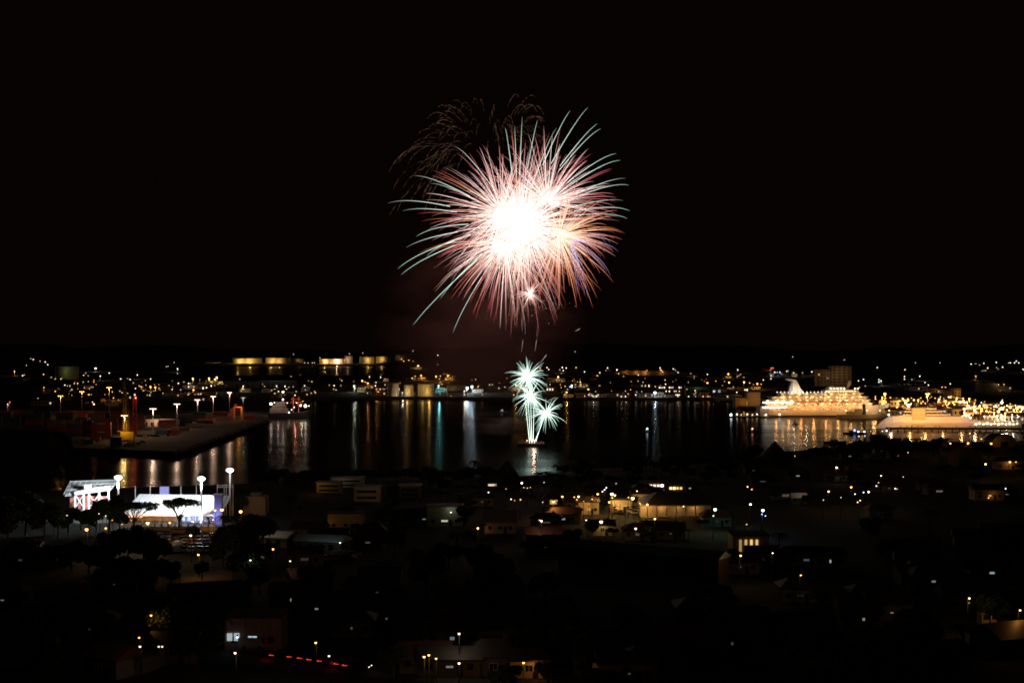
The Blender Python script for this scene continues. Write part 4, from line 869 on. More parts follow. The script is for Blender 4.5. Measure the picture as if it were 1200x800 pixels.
for a in [('b1', 1056, 512, 536), ('b2', 1068, 514, 536), ('p2', 1075, 512, 535), ('b1', 1084, 514, 536), ('b2', 1094, 513, 536), ('b1', 1102, 511, 534), ('p2', 1112, 512, 534), ('b2', 1122, 516, 536), ('b1', 1146, 517, 536), ('b2', 1158, 521, 537), ('b1', 1196, 520, 538)]: tree_px(*a, 'below the yacht')
# stadium trees
for a in [('u', 210, 583, 628, 'x', 1.0), ('u', 157, 588, 628, 'x', 1.15)]: tree_px(a[0], a[1], a[2], a[3], 'before the stadium', a[5])
for a in [('b3', 128, 580, 626), ('b1', 113, 592, 622), ('b2', 140, 596, 624), ('b2', 95, 594, 622), ('b2', 80, 592, 624), ('b1', 104, 597, 626)]: tree_px(*a, 'before the red stand')
for a in [('p2', 276, 570, 602), ('b1', 283, 578, 604), ('b2', 291, 571, 602), ('p2', 244, 604, 629), ('p2', 262, 602, 634), ('p2', 274, 603, 636), ('b2', 226, 614, 634)]: tree_px(*a, 'beside the stadium floodlight')
for a in [('b3', 30, 573, 628), ('b3', 52, 586, 632), ('b3', 10, 580, 640), ('b1', 68, 598, 630)]: tree_px(*a, 'left of the red stand')
for a in [('b3', 150, 615, 662, ), ('b3', 168, 616, 664), ('b3', 132, 622, 668), ('b3', 184, 628, 668), ('b3', 296, 600, 648), ('b3', 278, 610, 668), ('b3', 262, 622, 668), ('b1', 308, 604, 646), ('b3', 290, 640, 690)]: tree_px(*a, 'below the stadium')
for a in [(62, 637, 668), (84, 633, 670), (104, 636, 672), (120, 641, 678), (200, 656, 688), (146, 650, 690), (168, 655, 692), (184, 652, 686), (254, 690, 716), (304, 662, 696), (270, 686, 712), (222, 692, 716)]: tree_px('b3', *a, 'in the grove under the stadium', 1.15)
tree_px('b1', 237, 656, 681, 'beside the orange lamp on the bend', .9)
tree_px('b1', 581, 783, 812, 'lit orange at the bottom edge', .8); tree_px('b2', 597, 788, 815, 'lit orange at the bottom edge', .8)
tree_px('b1', 497, 764, 796, 'lit yellow at the bottom edge', .6); tree_px('b1', 1160, 693, 738, 'above the orange lit wall', .9); tree_px('b1', 1172, 700, 740, 'above the orange lit wall', .8)
tree_px('b1', 33, 720, 745, 'at the dim left edge', .8); tree_px('b2', 648, 776, 812, 'right of the small lit house', 1.0)

# ------------------------------------------------------------------ stadium
SY = 455.0; sk = SY / F
def sx(px): return (px - 600) * sk
def sz(py): return H - (py - YH) * sk
gz = nground(200, SY)
st = empty('grandstand', (sx(205), SY, gz)); tag(st, 'long white grandstand glaring under the floodlights with blue lit lower front', 'grandstand')
def L_(px): return sx(px) - sx(205)
def Z_(py): return sz(py) - gz
mb = MB(); mb.add([(L_(147), -4, Z_(601)), (L_(262), -4, Z_(601)), (L_(262), 12, Z_(585)), (L_(152), 12, Z_(583)), (L_(147), -4, Z_(602.5)), (L_(262), -4, Z_(602.5)), (L_(262), 12, Z_(587)), (L_(152), 12, Z_(585))], [(0, 1, 2, 3), (7, 6, 5, 4), (0, 4, 5, 1), (1, 5, 6, 2), (2, 6, 7, 3), (3, 7, 4, 0)], white); mb.build('roof', st)
sm_ = MB()
for i in range(24): sm_.tube([(L_(148.5 + i * 4.8), -4.0, Z_(601) + .05), (L_(153 + i * 4.6), 12, Z_(583.6) + .05)], .09, steel, 4)
sm_.build('roof_seam', bpy.data.objects['roof'] if False else [c for c in st.children if c.name.startswith('roof')][0])
mb = MB()
for i in range(12): mb.box((L_(150 + i * 10), -3.0, (Z_(602) - .5) / 2), (.3, .3, Z_(602) + .5), steel)
mb.build('posts', st)['kind'] = 'stuff'
mb = MB(); mb.box((L_(238), -1, (Z_(601.5)) / 2 - .8), (L_(262) - L_(214), .6, Z_(601.5) + 1.2), mat('wall_blue_light', (.42, .5, .75), .7)); mb.build('lower_front', st)  # blue light on this front is painted into the wall colour
mb = MB(); mb.box((L_(180), 1, Z_(606)), (L_(213) - L_(148), .6, 2.6), tan); mb.build('back_wall', st)
ww = MB()
for i in range(7): ww.box((L_(217 + i * 6), -1.36, 1.0), (1.1, .1, 1.1), emit((.55, .68, 1.0), 1.3))
ww.build('window', st)
for px in (152, 158, 164): 
    m2 = MB(); m2.box((L_(px), .6, Z_(604.5)), (1.4, .2, .8), emit((1, .6, .42), 1.5)); m2.build('kiosk_light', st)
for px, p, c in ((222, 900, (.5, .62, 1)), (240, 900, (.5, .6, 1)), (256, 700, (1, .5, .3))): light('POINT', (L_(px), -7, 2.2), p, c, st, .4)
for px in (156, 172, 190, 205): light('POINT', (L_(px), -6, 2.6), 380, O_, st, .4)
# pylon, scaffold gate, scoreboard, flagpoles
py_ = empty('entrance_pylon', (sx(262), SY - 8, gz)); tag(py_, 'tall pylon tinted with its blue light at the right end of the grandstand', 'pylon')
mb = MB(); mb.box((0, 0, (sz(576) - gz) / 2 - .4), (2.5, 2.0, sz(576) - gz + .8), lav); mb.build('shaft', py_)  # the shaft's colour carries the blue light falling on it
mb = MB(); mb.box((0, 0, sz(576) - gz + .1), (2.7, 2.2, .2), white); mb.build('cap', py_)
light('POINT', (-1, -4, 3), 420, (.6, .66, 1), py_, .3)
gt = empty('scaffold_gate', (sx(252), SY + 16, gz)); tag(gt, 'white scaffold frame standing behind the grandstand', 'scaffold')
mb = MB(); k2 = (SY + 16) / F; tp = H - (567 - YH) * k2 - gz
for x in (-2.6, -.3, .4, 2.6): mb.tube([(x, 0, 0), (x, 0, tp)], .14, white)
mb.tube([(-2.6, 0, tp - 1), (2.6, 0, tp - 1)], .12, white); mb.tube([(-2.6, 0, tp - .4), (2.6, 0, tp - .4)], .12, white)
for i in range(4): mb.tube([(-2.6 + i * 1.3, 0, tp - 1), (-1.9 + i * 1.3, 0, tp - .4)], .06, white)
mb.build('frame', gt)
sb = empty('scoreboard', (sx(191) * 1.04, SY + 20, gz)); tag(sb, 'lavender glowing scoreboard above the grandstand roof', 'scoreboard')
k2 = (SY + 20) / F; z0, z1 = H - (581 - YH) * k2 - gz, H - (570 - YH) * k2 - gz
mb = MB(); mb.box((0, .3, (z0 + z1) / 2), (3.4, .4, z1 - z0 + .4), dark); mb.build('case', sb)
mb = MB(); mb.box((0, .05, (z0 + z1) / 2), (3.0, .12, z1 - z0), emit((.42, .42, .95), .8)); mb.build('screen', sb)
mb = MB(); mb.tube([(-1, .3, 0), (-1, .3, z0)], .15, steel); mb.tube([(1, .3, 0), (1, .3, z0)], .15, steel); mb.build('legs', sb)['kind'] = 'stuff'
for px in (158.5, 176, 212, 230):
    k2 = (SY + 18) / F; o = MB().tube([(0, 0, 0), (0, 0, H - (570 - YH) * k2 - gz)], [.12, .08], white, 6).ball((0, 0, H - (569.7 - YH) * k2 - gz), .16, white, 6, 4).build('flagpole')
    o.location = ((px - 600) * k2, SY + 18, gz); reg(o, 'flagpole', 'bare white flagpole', 'bare white flagpoles', 'behind the grandstand roof', px, 'flagpoles behind the grandstand')
# red stand with trussed canopy
rs_ = empty('grandstand', (sx(96), SY + 6, gz)); tag(rs_, 'smaller red walled stand with white braced posts and a tilted canopy', 'grandstand')
def l2(px): return (px - 96) * (SY + 6) / F
def z2(py): return H - (py - YH) * (SY + 6) / F - gz
mb = MB(); mb.add([(l2(72), -2, z2(579)), (l2(125), -2, z2(572)), (l2(124), 9, z2(564)), (l2(66), 9, z2(566)), (l2(72), -2, z2(581)), (l2(125), -2, z2(574)), (l2(124), 9, z2(565.5)), (l2(66), 9, z2(567.5))], [(0, 1, 2, 3), (7, 6, 5, 4), (0, 4, 5, 1), (1, 5, 6, 2), (2, 6, 7, 3), (3, 7, 4, 0)], mat('canopy_grey', (.3, .33, .33), .6)); cn = mb.build('canopy', rs_)
mb = MB()
for i in range(9): mb.tube([(l2(70 + i * 6.4), -2, z2(578.6 - i * .8)), (l2(66 + i * 6.8), 9, z2(565.8))], .1, white, 4)
for i in range(4): mb.tube([(l2(72 - i * 1.5), -2 + i * 3, z2(578.5 - i * 4)), (l2(125), -2 + i * 3, z2(571.8 - i * 2.3))], .1, white, 4)
mb.build('canopy_ribs', cn)
mb = MB(); mb.tube([(l2(84), -2.4, z2(577)), (l2(125), -2.4, z2(570.5))], .75, white, 8); mb.build('fascia_beam', rs_)
mb = MB()
for px, t in ((84, 580), (94, 578), (100, 577), (112, 575), (123, 574)): mb.box((l2(px), -2.2, z2(t) / 2 - .25), (.5, .5, z2(t) + .5), white)
mb.box((l2(99), -2.2, z2(571)), (2, .8, 2.4), white); mb.build('posts', rs_)['kind'] = 'stuff'
mb = MB()
for a_, b_ in ((84, 94), (100, 112), (112, 123)):
    mb.tube([(l2(a_), -2.2, z2(594)), (l2(b_), -2.2, z2(578))], .14, white); mb.tube([(l2(a_), -2.2, z2(578)), (l2(b_), -2.2, z2(594))], .14, white)
mb.build('bracing', rs_)
mb = MB(); mb.box((l2(96), 1.5, z2(589)), (l2(118) - l2(74), .6, z2(582) - z2(597)), mat('salmon_wall', (.5, .16, .12), .8)); mb.build('back_wall', rs_)
mb = MB(); mb.box((l2(96), 1.0, z2(597) / 2 - .3), (l2(120) - l2(72), 1.4, z2(597) + .6), wallg); mb.build('plinth', rs_)
# floodlights
def flood(px, ytop, Y, label, p, aim):
    g = nground(px, Y); root = empty('floodlight_mast', ((px - 600) * Y / F, Y, g)); tag(root, label, 'floodlight', 'stadium floodlights'); hz = H - (ytop - YH) * Y / F - g
    mb = MB(); mb.tube([(0, 0, 0), (0, 0, hz)], [.42, .26], white, 8); mb.build('mast', root)
    mb = MB(); mb.box((0, .25, hz), (2.2, .16, .5), steel); mb.build('lamp_frame', root)
    for x, z in ((-.85, .1), (-.3, .42), (.3, .42), (.85, .1), (-.35, -.3), (.35, -.3)):
        m2 = MB(); m2.ball((x, -.1, hz + z), .27, emit((.9, .96, 1), 26), 8, 6); m2.build('lamp', root)
    light('POINT', (0, -2.2, hz - 2), 220, (.93, .97, 1), root, .4)  # extra light added to whiten the mast below the spot
    light('SPOT', (0, -1.2, hz - 1.6), p, (.82, .91, 1), root, .5, aim, 80); return root
flood(138.5, 559.5, SY - 10, 'leftmost white floodlight mast between the two stands', 70000, (-12, 14, 3))
flood(236, 561, SY - 6, 'middle floodlight mast in front of the long white grandstand', 70000, (-12, 10, 4))
flood(269.5, 551, SY + 10, 'tallest and rightmost floodlight mast beside the trees', 70000, (-16, -8, 3))

# cream building right of the stadium
X, Y, g = nG(298, 604); cb_ = empty('corner_building', (X, Y, g)); tag(cb_, 'plain cream building with rounded corners right of the stadium', 'building')
hw = 13 * Y / F; hh = 22 * Y / F; poly = []
for cx, a0 in ((hw - 1, 0), (-hw + 1, 90)):
    for i in range(6): a = R(a0 + i * 18); poly.append((cx + math.cos(a), hh - 1 + math.sin(a)))
mb = MB(); mb.prism([(-hw, -1.5)] + [(hw, -1.5)] + poly, 0, 7, mat('ochre_render', (.36, .26, .15), .8, .15)); mb.build('wall', cb_)
mb = MB(); mb.box((0, 3.5, hh + .5), (hw * .9, 4, 1.2), wallg); mb.build('roof_hut', cb_)
light('POINT', (-3, -9, hh * .6), 130, O_, cb_, .4)
# orange lit low wall and ticket kiosk by the car park
X, Y, g = nG(211, 630); o = MB().box((0, 0, .9), (4.6, 1.5, 3), mat('terracotta', (.5, .2, .1), .8)).box((0, 0, 2.5), (5, 1.9, .25), rooft).build('ticket_kiosk'); o.location = (X, Y, g); tag(o, 'small terracotta kiosk at the foot of the umbrella tree', 'kiosk')
X, Y, g = nG(205, 622); fw = MB()
fw.box((0, 0, .5), (24, .3, 1.6), cream)
for i in range(13): fw.box((-12 + i * 2, 0, 1.0), (.4, .4, 2.6), cream)
o = fw.build('boundary_wall'); o.location = (X, Y, g); tag(o, 'long low orange lit wall between the stadium and the car park', 'wall')
pk_ = MB(); x0, y0, g0 = nG(184, 629); x1, y1, g1 = nG(256, 629); x2, y2, g2 = nG(256, 648); x3, y3, g3 = nG(182, 648)
def sheet(name, pts, m, dz=.06, nu=8, nv=8):
    """ground sheet draped on the land, given by four photo corners"""
    c = [nG(*p)[:2] for p in pts]; vs = []; fs = []
    for i in range(nu + 1):
        for j in range(nv + 1):
            u, v = i / nu, j / nv
            x = (c[0][0] * (1 - u) + c[1][0] * u) * (1 - v) + (c[3][0] * (1 - u) + c[2][0] * u) * v
            y = (c[0][1] * (1 - u) + c[1][1] * u) * (1 - v) + (c[3][1] * (1 - u) + c[2][1] * u) * v
            vs.append((x, y, nground(600 + x * F / max(y, 300), y) + dz))
    for i in range(nu):
        for j in range(nv): a = i * (nv + 1) + j; fs.append((a, a + nv + 1, a + nv + 2, a + 1))
    return struct(MB().add(vs, fs, m).build(name))
sheet('car_park', [(180, 628), (256, 628), (258, 649), (180, 649)], asphalt, .10)
sheet('road', [(150, 620), (262, 616), (262, 625), (150, 629)], asphalt, .14)
sheet('road', [(212, 672), (272, 668), (272, 681), (212, 690)], mat('road_pale', (.12, .1, .08), .9), .12)
sheet('road', [(268, 766), (560, 788), (560, 806), (268, 778)], asphalt, .12, 20, 4)
sheet('road', [(560, 788), (760, 796), (760, 815), (560, 806)], asphalt, .12, 12, 4)
sheet('road', [(688, 592), (815, 597), (812, 610), (690, 600)], asphalt, .12, 12, 4)
sheet('road', [(160, 745), (270, 760), (268, 780), (160, 762)], asphalt, .12, 8, 4)
sheet('road', [(1095, 722), (1200, 716), (1200, 728), (1095, 738)], asphalt, .12, 8, 4)
i = 0
for row, py in enumerate((631, 634.5, 638.5, 643, 647)):
    for k in range(8 if row < 3 else 7):
        px = 189 + k * 8.6 + row * .7 + rnd.uniform(-1, 1); X, Y, g = nG(px, py)
        if rnd.random() < .93: park(X, Y, g + .12, rnd.choice((0, 0, 1, 1, 2, 2, 3, 4)), R(90 + rnd.uniform(-6, 6)), 'in the stadium car park', px, rnd.random() < .12)
for i, px in enumerate((716, 721, 727, 732, 738, 743, 748, 753, 758, 763)):
    X, Y, g = nG(px, 599.5 + (i % 3) * 1.6); park(X, Y, g + .14, rnd.choice((0, 0, 1, 3, 2)), R(90 + rnd.uniform(-20, 20)), 'on the orange lit boulevard', px)
for i, (px, py) in enumerate([(374, 655), (383, 658), (392, 657), (399, 655), (408, 657), (414, 653), (266, 757), (273, 755), (280, 754), (288, 759), (296, 761), (528, 781), (535, 778), (188, 757), (305, 633), (326, 637), (1044, 718), (1056, 724), (818, 723), (836, 724), (866, 737)]):
    X, Y, g = nG(px, py); park(X, Y, g + .14, rnd.choice((0, 1, 0, 2, 4)), R(rnd.uniform(-20, 60)), 'in dark town streets', px, i % 7 == 3)
# row of cars added to stand in for a red light trail
proto = None
for i, (px, py) in enumerate([(333, 773.5), (343, 775), (354, 776.5), (366, 778.3), (377, 779.8), (389, 781.4), (409, 784.4), (419, 786)]):
    X, Y, g = nG(px, py)
    if proto is None:
        proto = empty('trail_car', (0, 0, 0)); bm, cm, wl = car_mesh(CARM[2]); bm.build('body', proto); cm.build('window_glass', proto)
        for w in wl: w.build('wheel', proto)
        for s in (-1, 1):
            MB().box((-2.17, s * .55, .82), (.1, .34, .12), emit((1, .05, .03), 2.5)).box((-1.9, s * .87, .82), (.9, .05, .07), emit((1, .05, .03), 1.4)).build('tail_light', proto)
            MB().box((2.13, s * .6, .72), (.08, .35, .16), emit(W_, 2)).build('headlight', proto)
        light('POINT', (-3.2, 0, .6), 7, (1, .05, .03), proto, .2); o = proto
    else: o = copy_tree(proto)
    o.location = (X, Y, g + .13); o.rotation_euler = (0, 0, R(-14 + 180 * 0))
    reg(o, 'car', 'car added for a red light trail', 'cars added for a red light trail', 'on the road', px, 'cars driving with red tail lights')

# ------------------------------------------------------------------ near town: street lamps
polem = mat('lamp_pole_black', (.012, .012, .012), .8)
def street_lamp(px, py, c, s, zone, hgt=7.0, pw=0.0, base=None):
    if base: X, Y, g = nG(px, base); hgt = H - (py - YH) * Y / F - g
    else: X, Y, g = nG(px, py, hgt); hgt = max(2.5, H - (py - YH) * Y / F - g)
    rp, k = SIZE[s]; r = max(.16, rp * 1.15 * Y / F)
    root = empty('street_lamp', (X, Y, g)); PROT.append((px, py, Y, 4))
    MB().tube([(0, .9, 0), (0, .9, hgt * .9), (0, .5, hgt + .25), (0, 0, hgt + r + .12)], [.09, .07, .05, .04], polem, 6).build('pole', root)
    MB().tube([(0, 0, hgt + r * .6), (0, 0, hgt + r + .25)], [r * 1.1, r * .3], dark, 8).build('lamp_hood', root)
    MB().ball((0, 0, hgt), r, emit(COLS[c], k * 1.6), 8, 6).build('lamp_globe', root)
    p = pw or {'s': 6, 'm': 18, 'L': 60, 'X': 160}[s]
    light('POINT', (0, -.1, hgt - r - .35), p, COLS[c], root, .15)
    big = {'s': 'tiny', 'm': 'small', 'L': 'bright', 'X': 'glaring'}[s]
    reg(root, 'street lamp', '%s %s street lamp' % (big, CNAME[c]), '%s %s street lamps' % (big, CNAME[c]), zone, px, 'street lamps of the near town'); return root
NL = {
 'before the stadium': '101.5,620,o,X 124,618.5,o,L 143,614,y,s 131.5,609,o,s 154,609.5,o,s 160,618.5,w,X 173,612.5,y,X 199,612,o,L 223.5,627,w,L 226,610.5,m,L 260,597,o,X 252,597.5,o,L 282,599,o,X 249.5,608.5,m,m 61.5,602.5,c,L 78.5,603.5,w,s 119,587.5,t,L 124,604,w,s 116,601.5,w,s',
 'in streets below the stadium': '320,643,o,L 293.5,656,g,m 340,657,w,m 398.5,635.5,g,m 177,720.5,o,L 163,746.5,o,m 164,757,w,m 186,757,m,s 190,757,m,s 275.5,764.5,m,L 370,752.5,o,L 385.5,768,g,s 278,746,c,m',
 'near the thatched hut': '528.5,600,w,m 560,618.5,y,L 572.5,576.5,w,m 593,572.5,o,s 599,584.5,w,m 603,586,o,s 610,585,o,m 611.5,565.5,w,L 614,571,w,s 618,571.5,w,s 621.5,570.8,o,s 637.5,565,w,s',
 'along the lit boulevard': '648.5,587.5,y,L 659,581.5,o,L 636,588,w,s 673,582,o,m 678,581.5,y,L 676,585,o,m 694,584.5,o,m 700.5,578.5,o,L 706,575.5,w,m 708.5,573.5,w,m 710.5,571,w,m 717,578.5,y,X 720.5,580,y,L 717.5,583,y,m 714,588,o,L 736.5,582.5,o,m 741.5,583.5,y,X 749.5,589,o,m 758.5,590.8,y,L 746.5,575,w,m 722,566,w,s 634.5,610,w,L 632,609,w,s 687,609,w,m 704.5,611,y,X 745,619,w,L 690,590,o,s 684,587,o,s 727,589,o,s 733,592,m,s',
 'around the dark roofed hall': '767.5,607.5,y,L 801,593,w,m 768,578.5,y,s 838,596.5,n,X 836,604,n,m 879.5,590.5,g,L 876,570,w,m 881,573,o,m 894,597.5,b,X 893,602,b,m 897,604,b,m 875,614,m,s',
 'in the right hand streets': '971,575.5,o,L 997.5,570.5,o,L 1002,578.5,w,m 1012,576.5,c,m 1018,576,y,L 1005,588,y,m 1008,586,y,m 1032.5,557,w,m 1029.5,565,w,s 1027,569,w,m 1049,572,w,m 985.5,582.5,w,s 965,585.5,c,s 980.5,547.5,w,L 1058.5,558.5,w,s 1051,572.5,w,s 1064,530,w,s 1008.5,517,w,m 1000.5,519.5,w,m 931.5,534,y,s',
 'below the yacht': '1114,519.5,o,L 1110,524,o,L 1112.5,523,o,m 1134.5,519,o,L 1136.5,507.5,o,m 1150,514,o,m 1161.5,519.5,o,L 1155,543.5,y,L 1183.5,541,o,L 1190.5,541,o,m 1158.5,583,o,m 1178.5,572,c,m',
 'in the dark near town': '538,742,w,L 502.5,767,o,L 497,769,y,L 511,771,o,m 538,776.5,w,m 613.5,776,o,L 868,650.5,y,L 938.5,673.5,y,m 1136,700.5,y,L 1195.5,714.5,o,L 905.5,647.5,w,m',
}
ZP = {'along the lit boulevard': 8.0, 'before the stadium': 3.0, 'around the dark roofed hall': 2.0, 'below the yacht': 2.5, 'in streets below the stadium': 1.3, 'in the dark near town': 2.6, 'in the right hand streets': 2.5, 'near the thatched hut': 2.0}
for zone, s in NL.items():
    for q in s.split():
        a, b_, c, k = q.split(','); street_lamp(float(a), float(b_), c, k, zone, pw=(2.0 if zone == 'along the lit boulevard' and float(b_) > 600 else ZP.get(zone, 1.0)) * {'s': 6, 'm': 18, 'L': 60, 'X': 160}[k])
street_lamp(232.5, 649.5, 'o', 'L', 'beside the road on the bend', base=679, pw=260)

# ------------------------------------------------------------------ near town: houses
YARD = []
def house(px, py, Y=None, w=9.0, d=7.0, h=3.2, rh=1.8, wallm=None, roofm=None, win=None, k=2.0, ww=1.2, wh=1.0, rz=0.0, zone='', name='house', one='dark house', many='dark houses', at='window', glow=None, flat=False, lift=1.7, label=None):
    """house with a window (or its roof ridge) seen at the given photo point; real doors and panes on the harbour and hill sides"""
    wallm = wallm or wallg; roofm = roofm or rooft
    if Y is None: X, Y, g = nG(px, py, lift)
    else: X = (px - 600) * Y / F; g = nground(px, Y)
    root = empty(name, (X, Y + d / 2, g), rz); PROT.append((px, py, Y, 3))
    MB().box((0, 0, h / 2 - .8), (w, d, h + 1.6), wallm).build('wall', root)
    r = MB()
    if flat: r.box((0, 0, h + .15), (w + .5, d + .5, .3), roofm)
    else:
        hp_ = rnd.choice((0, 0, d * .35)); r.gable((0, 0, h + .02), (w, d), rh, roofm, .5, hp_)
        if not hp_: r.add([(-w / 2, -d / 2, h), (-w / 2, d / 2, h), (-w / 2, 0, h + rh * .85)], [(0, 1, 2)], wallm); r.add([(w / 2, -d / 2, h), (w / 2, d / 2, h), (w / 2, 0, h + rh * .85)], [(2, 1, 0)], wallm)
    rf = r.build('roof', root)
    if not flat and rnd.random() < .5: MB().box((w * .25, .8, h + rh * .8), (.6, .6, 1.4), roofr).build('chimney', rf)
    wz = min(h - .6, 1.7)
    wn = MB().box((0, -d / 2 - .05, wz), (ww, .1, wh), emit(win, k) if win else glassd).build('window', root)
    fr = MB()
    for a_, b_, c_, e_ in ((0, wh / 2 + .04, ww + .16, .08), (0, -wh / 2 - .04, ww + .16, .08), (-ww / 2 - .04, 0, .08, wh), (ww / 2 + .04, 0, .08, wh), (0, 0, .05, wh)): fr.box((a_, -d / 2 - .08, wz + b_), (c_, .12, e_), white)
    fr.build('frame', wn)
    for x in (-w * .33, w * .33): MB().box((x, -d / 2 - .05, wz), (1.0, .1, 1.0), glassd).build('window', root)
    MB().box((w * .17, -d / 2 - .05, 1.0), (.9, .1, 2.0), dark).build('door', root)
    YARD.append((X, Y, g, w, px))
    if glow: light('POINT', (glow[0], -d / 2 - 1.6, glow[1]), glow[2], glow[3], root, .15)
    if label: tag(root, label, 'house' if name == 'house' else 'building', 'houses of the near town')
    else: reg(root, 'house' if name == 'house' else 'building', one, many, zone, px, 'houses of the near town')
    return root
# glowing windows, some put in for stray highlights on cars: px, py, colour, k, w, h
WN = {
 'at the dim left edge': [(24, 656, 'w', .06, 1.6, .8), (66, 655, 'c', .05, .9, .6), (158, 682, 'c', .35, .4, .5), (134, 685, 'c', .15, .4, .4), (3, 703, 'c', .3, 1, .4), (105, 737, 'c', .05, .6, .4), (25, 649, 'w', .02, 2.4, .8)],
 'in streets below the stadium': [(341.5, 703, 'w', .5, .7, 1.0), (371, 713, 'c', .45, 1.0, .5), (390, 712, 'c', .4, 1.5, .6), (411, 726, 'c', .15, .9, .5), (428, 725, 'c', .2, .9, .4), (453, 725, 'c', .25, .6, .4), (412, 736, 'c', .15, .5, .7), (304, 653.5, 'g', .25, 3.8, .9), (443, 682, 'c', .12, 1.5, .25), (442, 694, 'c', .05, .9, .5), (434, 626.5, 'w', .5, 2.0, .7), (431, 635.5, 'w', .12, 2.0, .7), (357, 655, 'w', .05, 3, 1)],
 'in the dark near town': [(530, 748, 'c', .3, 1.2, .9), (527, 781, 'c', .35, 1.8, .5), (497, 778, 'y', .2, .8, .8), (639, 765, 'w', .15, .4, .4), (639, 641, 'w', .05, .6, .4), (737, 790, 'w', .15, .7, .4), (818, 722, 'w', .4, .8, .3), (836, 723, 'c', .3, .9, .3), (866, 735, 'c', .5, .5, 1.0), (872, 734, 'c', .4, .5, .4), (858, 754, 'w', .1, .6, .8), (834, 705, 't', .012, 2.6, 1.6), (765, 784, 'b', .02, 2.6, 1.0), (701, 779, 'o', .04, 3, 1.2)],
 'near the thatched hut': [(488, 607, 'c', .2, .8, .4), (497, 608, 'c', .35, 1.2, .4), (577, 568, 'w', 1.4, 4.0, 1.0), (565, 588, 'w', .08, 1, .5)],
 'along the lit boulevard': [(644, 581.5, 'w', 3.5, 2.6, 1.2), (649, 588, 'y', 1.0, 3.2, 1.8), (659, 608, 'c', .6, 2.0, .6), (663, 607.5, 'c', 1.2, .6, .5), (640, 612, 'w', .1, 3, .5), (747, 626, 'w', .12, 1.2, .7), (676, 593, 'm', .2, .7, .8)],
 'around the dark roofed hall': [(754, 576, 'w', 1.2, 1.4, .9), (808.5, 572, 'c', 1.0, 1.3, .7), (772, 624.5, 'm', .8, 1.0, .5), (786, 625, 'w', .12, .8, .5), (894, 564, 'c', .14, 3.6, .4), (883, 551, 'w', .12, 1.4, .6), (840.5, 611, 'g', .12, .5, .4), (894.5, 655, 'c', .01, 1, 1)],
 'in the right hand streets': [(996, 534.5, 'w', .5, 1.6, .4), (935, 557.5, 'c', .5, 1.8, .6), (921, 580.5, 'w', .12, 3.2, 1.1), (1052.5, 534, 'w', .3, .9, .5), (1101, 575.5, 'w', .2, 3.0, .8), (1180, 579, 'w', .2, 1.2, .5), (1042, 572, 'w', .1, 1, .4), (1031.5, 515, 'w', .5, .7, .5), (1033, 528, 'w', .1, .5, .7), (1090, 571, 'c', .05, 1.5, .5), (981, 560, 'w', .05, 2, .3)],
 'in the dark lower right': [(973, 657.5, 'c', .9, .6, 1.2), (945, 656, 'c', .12, 2.2, .8), (932, 655.5, 'c', .4, 2.0, .25), (867.5, 664, 'w', .3, .5, .4), (1095, 674.5, 'w', 2.2, 1.2, .9), (1094, 681.5, 'c', .35, 1.4, .7), (1080, 677, 'c', .06, 3.2, .9), (1162.5, 671, 'c', .6, 1.8, .8), (1025, 702.5, 'w', .5, 1.0, .5), (1018, 717, 'y', .5, .8, .5), (1045, 717.5, 'w', .5, .9, .3), (1012, 726, 'w', .5, .7, .8), (1038, 700, 'w', .06, 2.2, .4), (1135, 706, 'y', .5, .7, .5), (938, 698, 'w', .03, 2, .3)],
}
for zone, lst in WN.items():
    sc_ = .62 if ('dim' in zone or 'dark' in zone or 'below' in zone) else .85
    for (px, py, c, k, ww, wh) in lst:
        ww *= sc_; wh *= sc_
        house(px, py, win=COLS[c], k=k * .6, ww=ww, wh=wh, w=max(7, ww + 3) + rnd.uniform(0, 3), h=rnd.uniform(2.8, 3.3), rh=rnd.uniform(1.2, 2.0), roofm=rnd.choice((rooft, rooft, roofr)), zone=zone, one='house with a dim window' if k < .3 else 'house with a bright window', many='houses with a dim window' if k < .3 else 'houses with a bright window')
# named buildings
house(586, 621, None, 9, 8, 3.4, 3.0, cream, mat('roof_tan', (.3, .25, .18), .8), None, zone='', lift=1, label='small gabled house beside the yellow lamp below the thatched hut', glow=(-4, 1.2, 8, O_))
house(706, 621.5, None, 7, 5, 3, 1.4, cream, rooft, None, lift=1.5, label='pale low house wall lit yellow by the street lamp above it', glow=(0, 2.6, 60, Y_))
house(620, 785, None, 6, 5, 3, 1.4, tan, rooft, None, lift=1.5, label='small tan house lit orange by its lamp at the bottom edge', glow=(1, 2.4, 40, O_))
house(700, 777, None, 6, 5, 3, 1.4, tan, rooft, None, lift=1.5, label='dim orange house right of the small lit house', glow=(0, 2.4, 2, O_))
house(1182, 545, None, 12, 6, 4, 1.6, cream, rooft, None, lift=2, label='greenish orange lit house right of the curved dark roof', glow=(0, 2.8, 60, O_))
house(1166, 727, None, 5, 3, 2.6, .6, cream, rooft, None, lift=1, label='low wall like shed lit orange under the leafy tree', glow=(-1, 2, 14, O_), flat=True)
house(1160, 581, None, 11, 7, 4, 1.6, tan, rooft, O_, 1.0, 1, .6, lift=1.6, label='brownish house with an orange lamp at the right, below the lit house', glow=(1, 2, 14, O_))
house(937, 586, None, 5, 4, 2.4, 1.6, wallg, roofw, None, lift=1.5, label='house with a bright white gabled roof among dark streets', glow=(1, 6, 60, W_))
house(1002, 557, None, 6, 6, 3.2, 3.0, wallg, roofr, None, lift=1, label='house with a steep red roof below the waterfront trees', glow=(3, 6.5, 14, O_))
house(521, 609, None, 11, 8, 6, 1, mat('sage_wall', (.4, .42, .34), .8), rooft, G_, .5, 2, .6, lift=2, label='two storey pale green house lit from one white lamp', glow=(2, 5.2, 26, G_), flat=True)
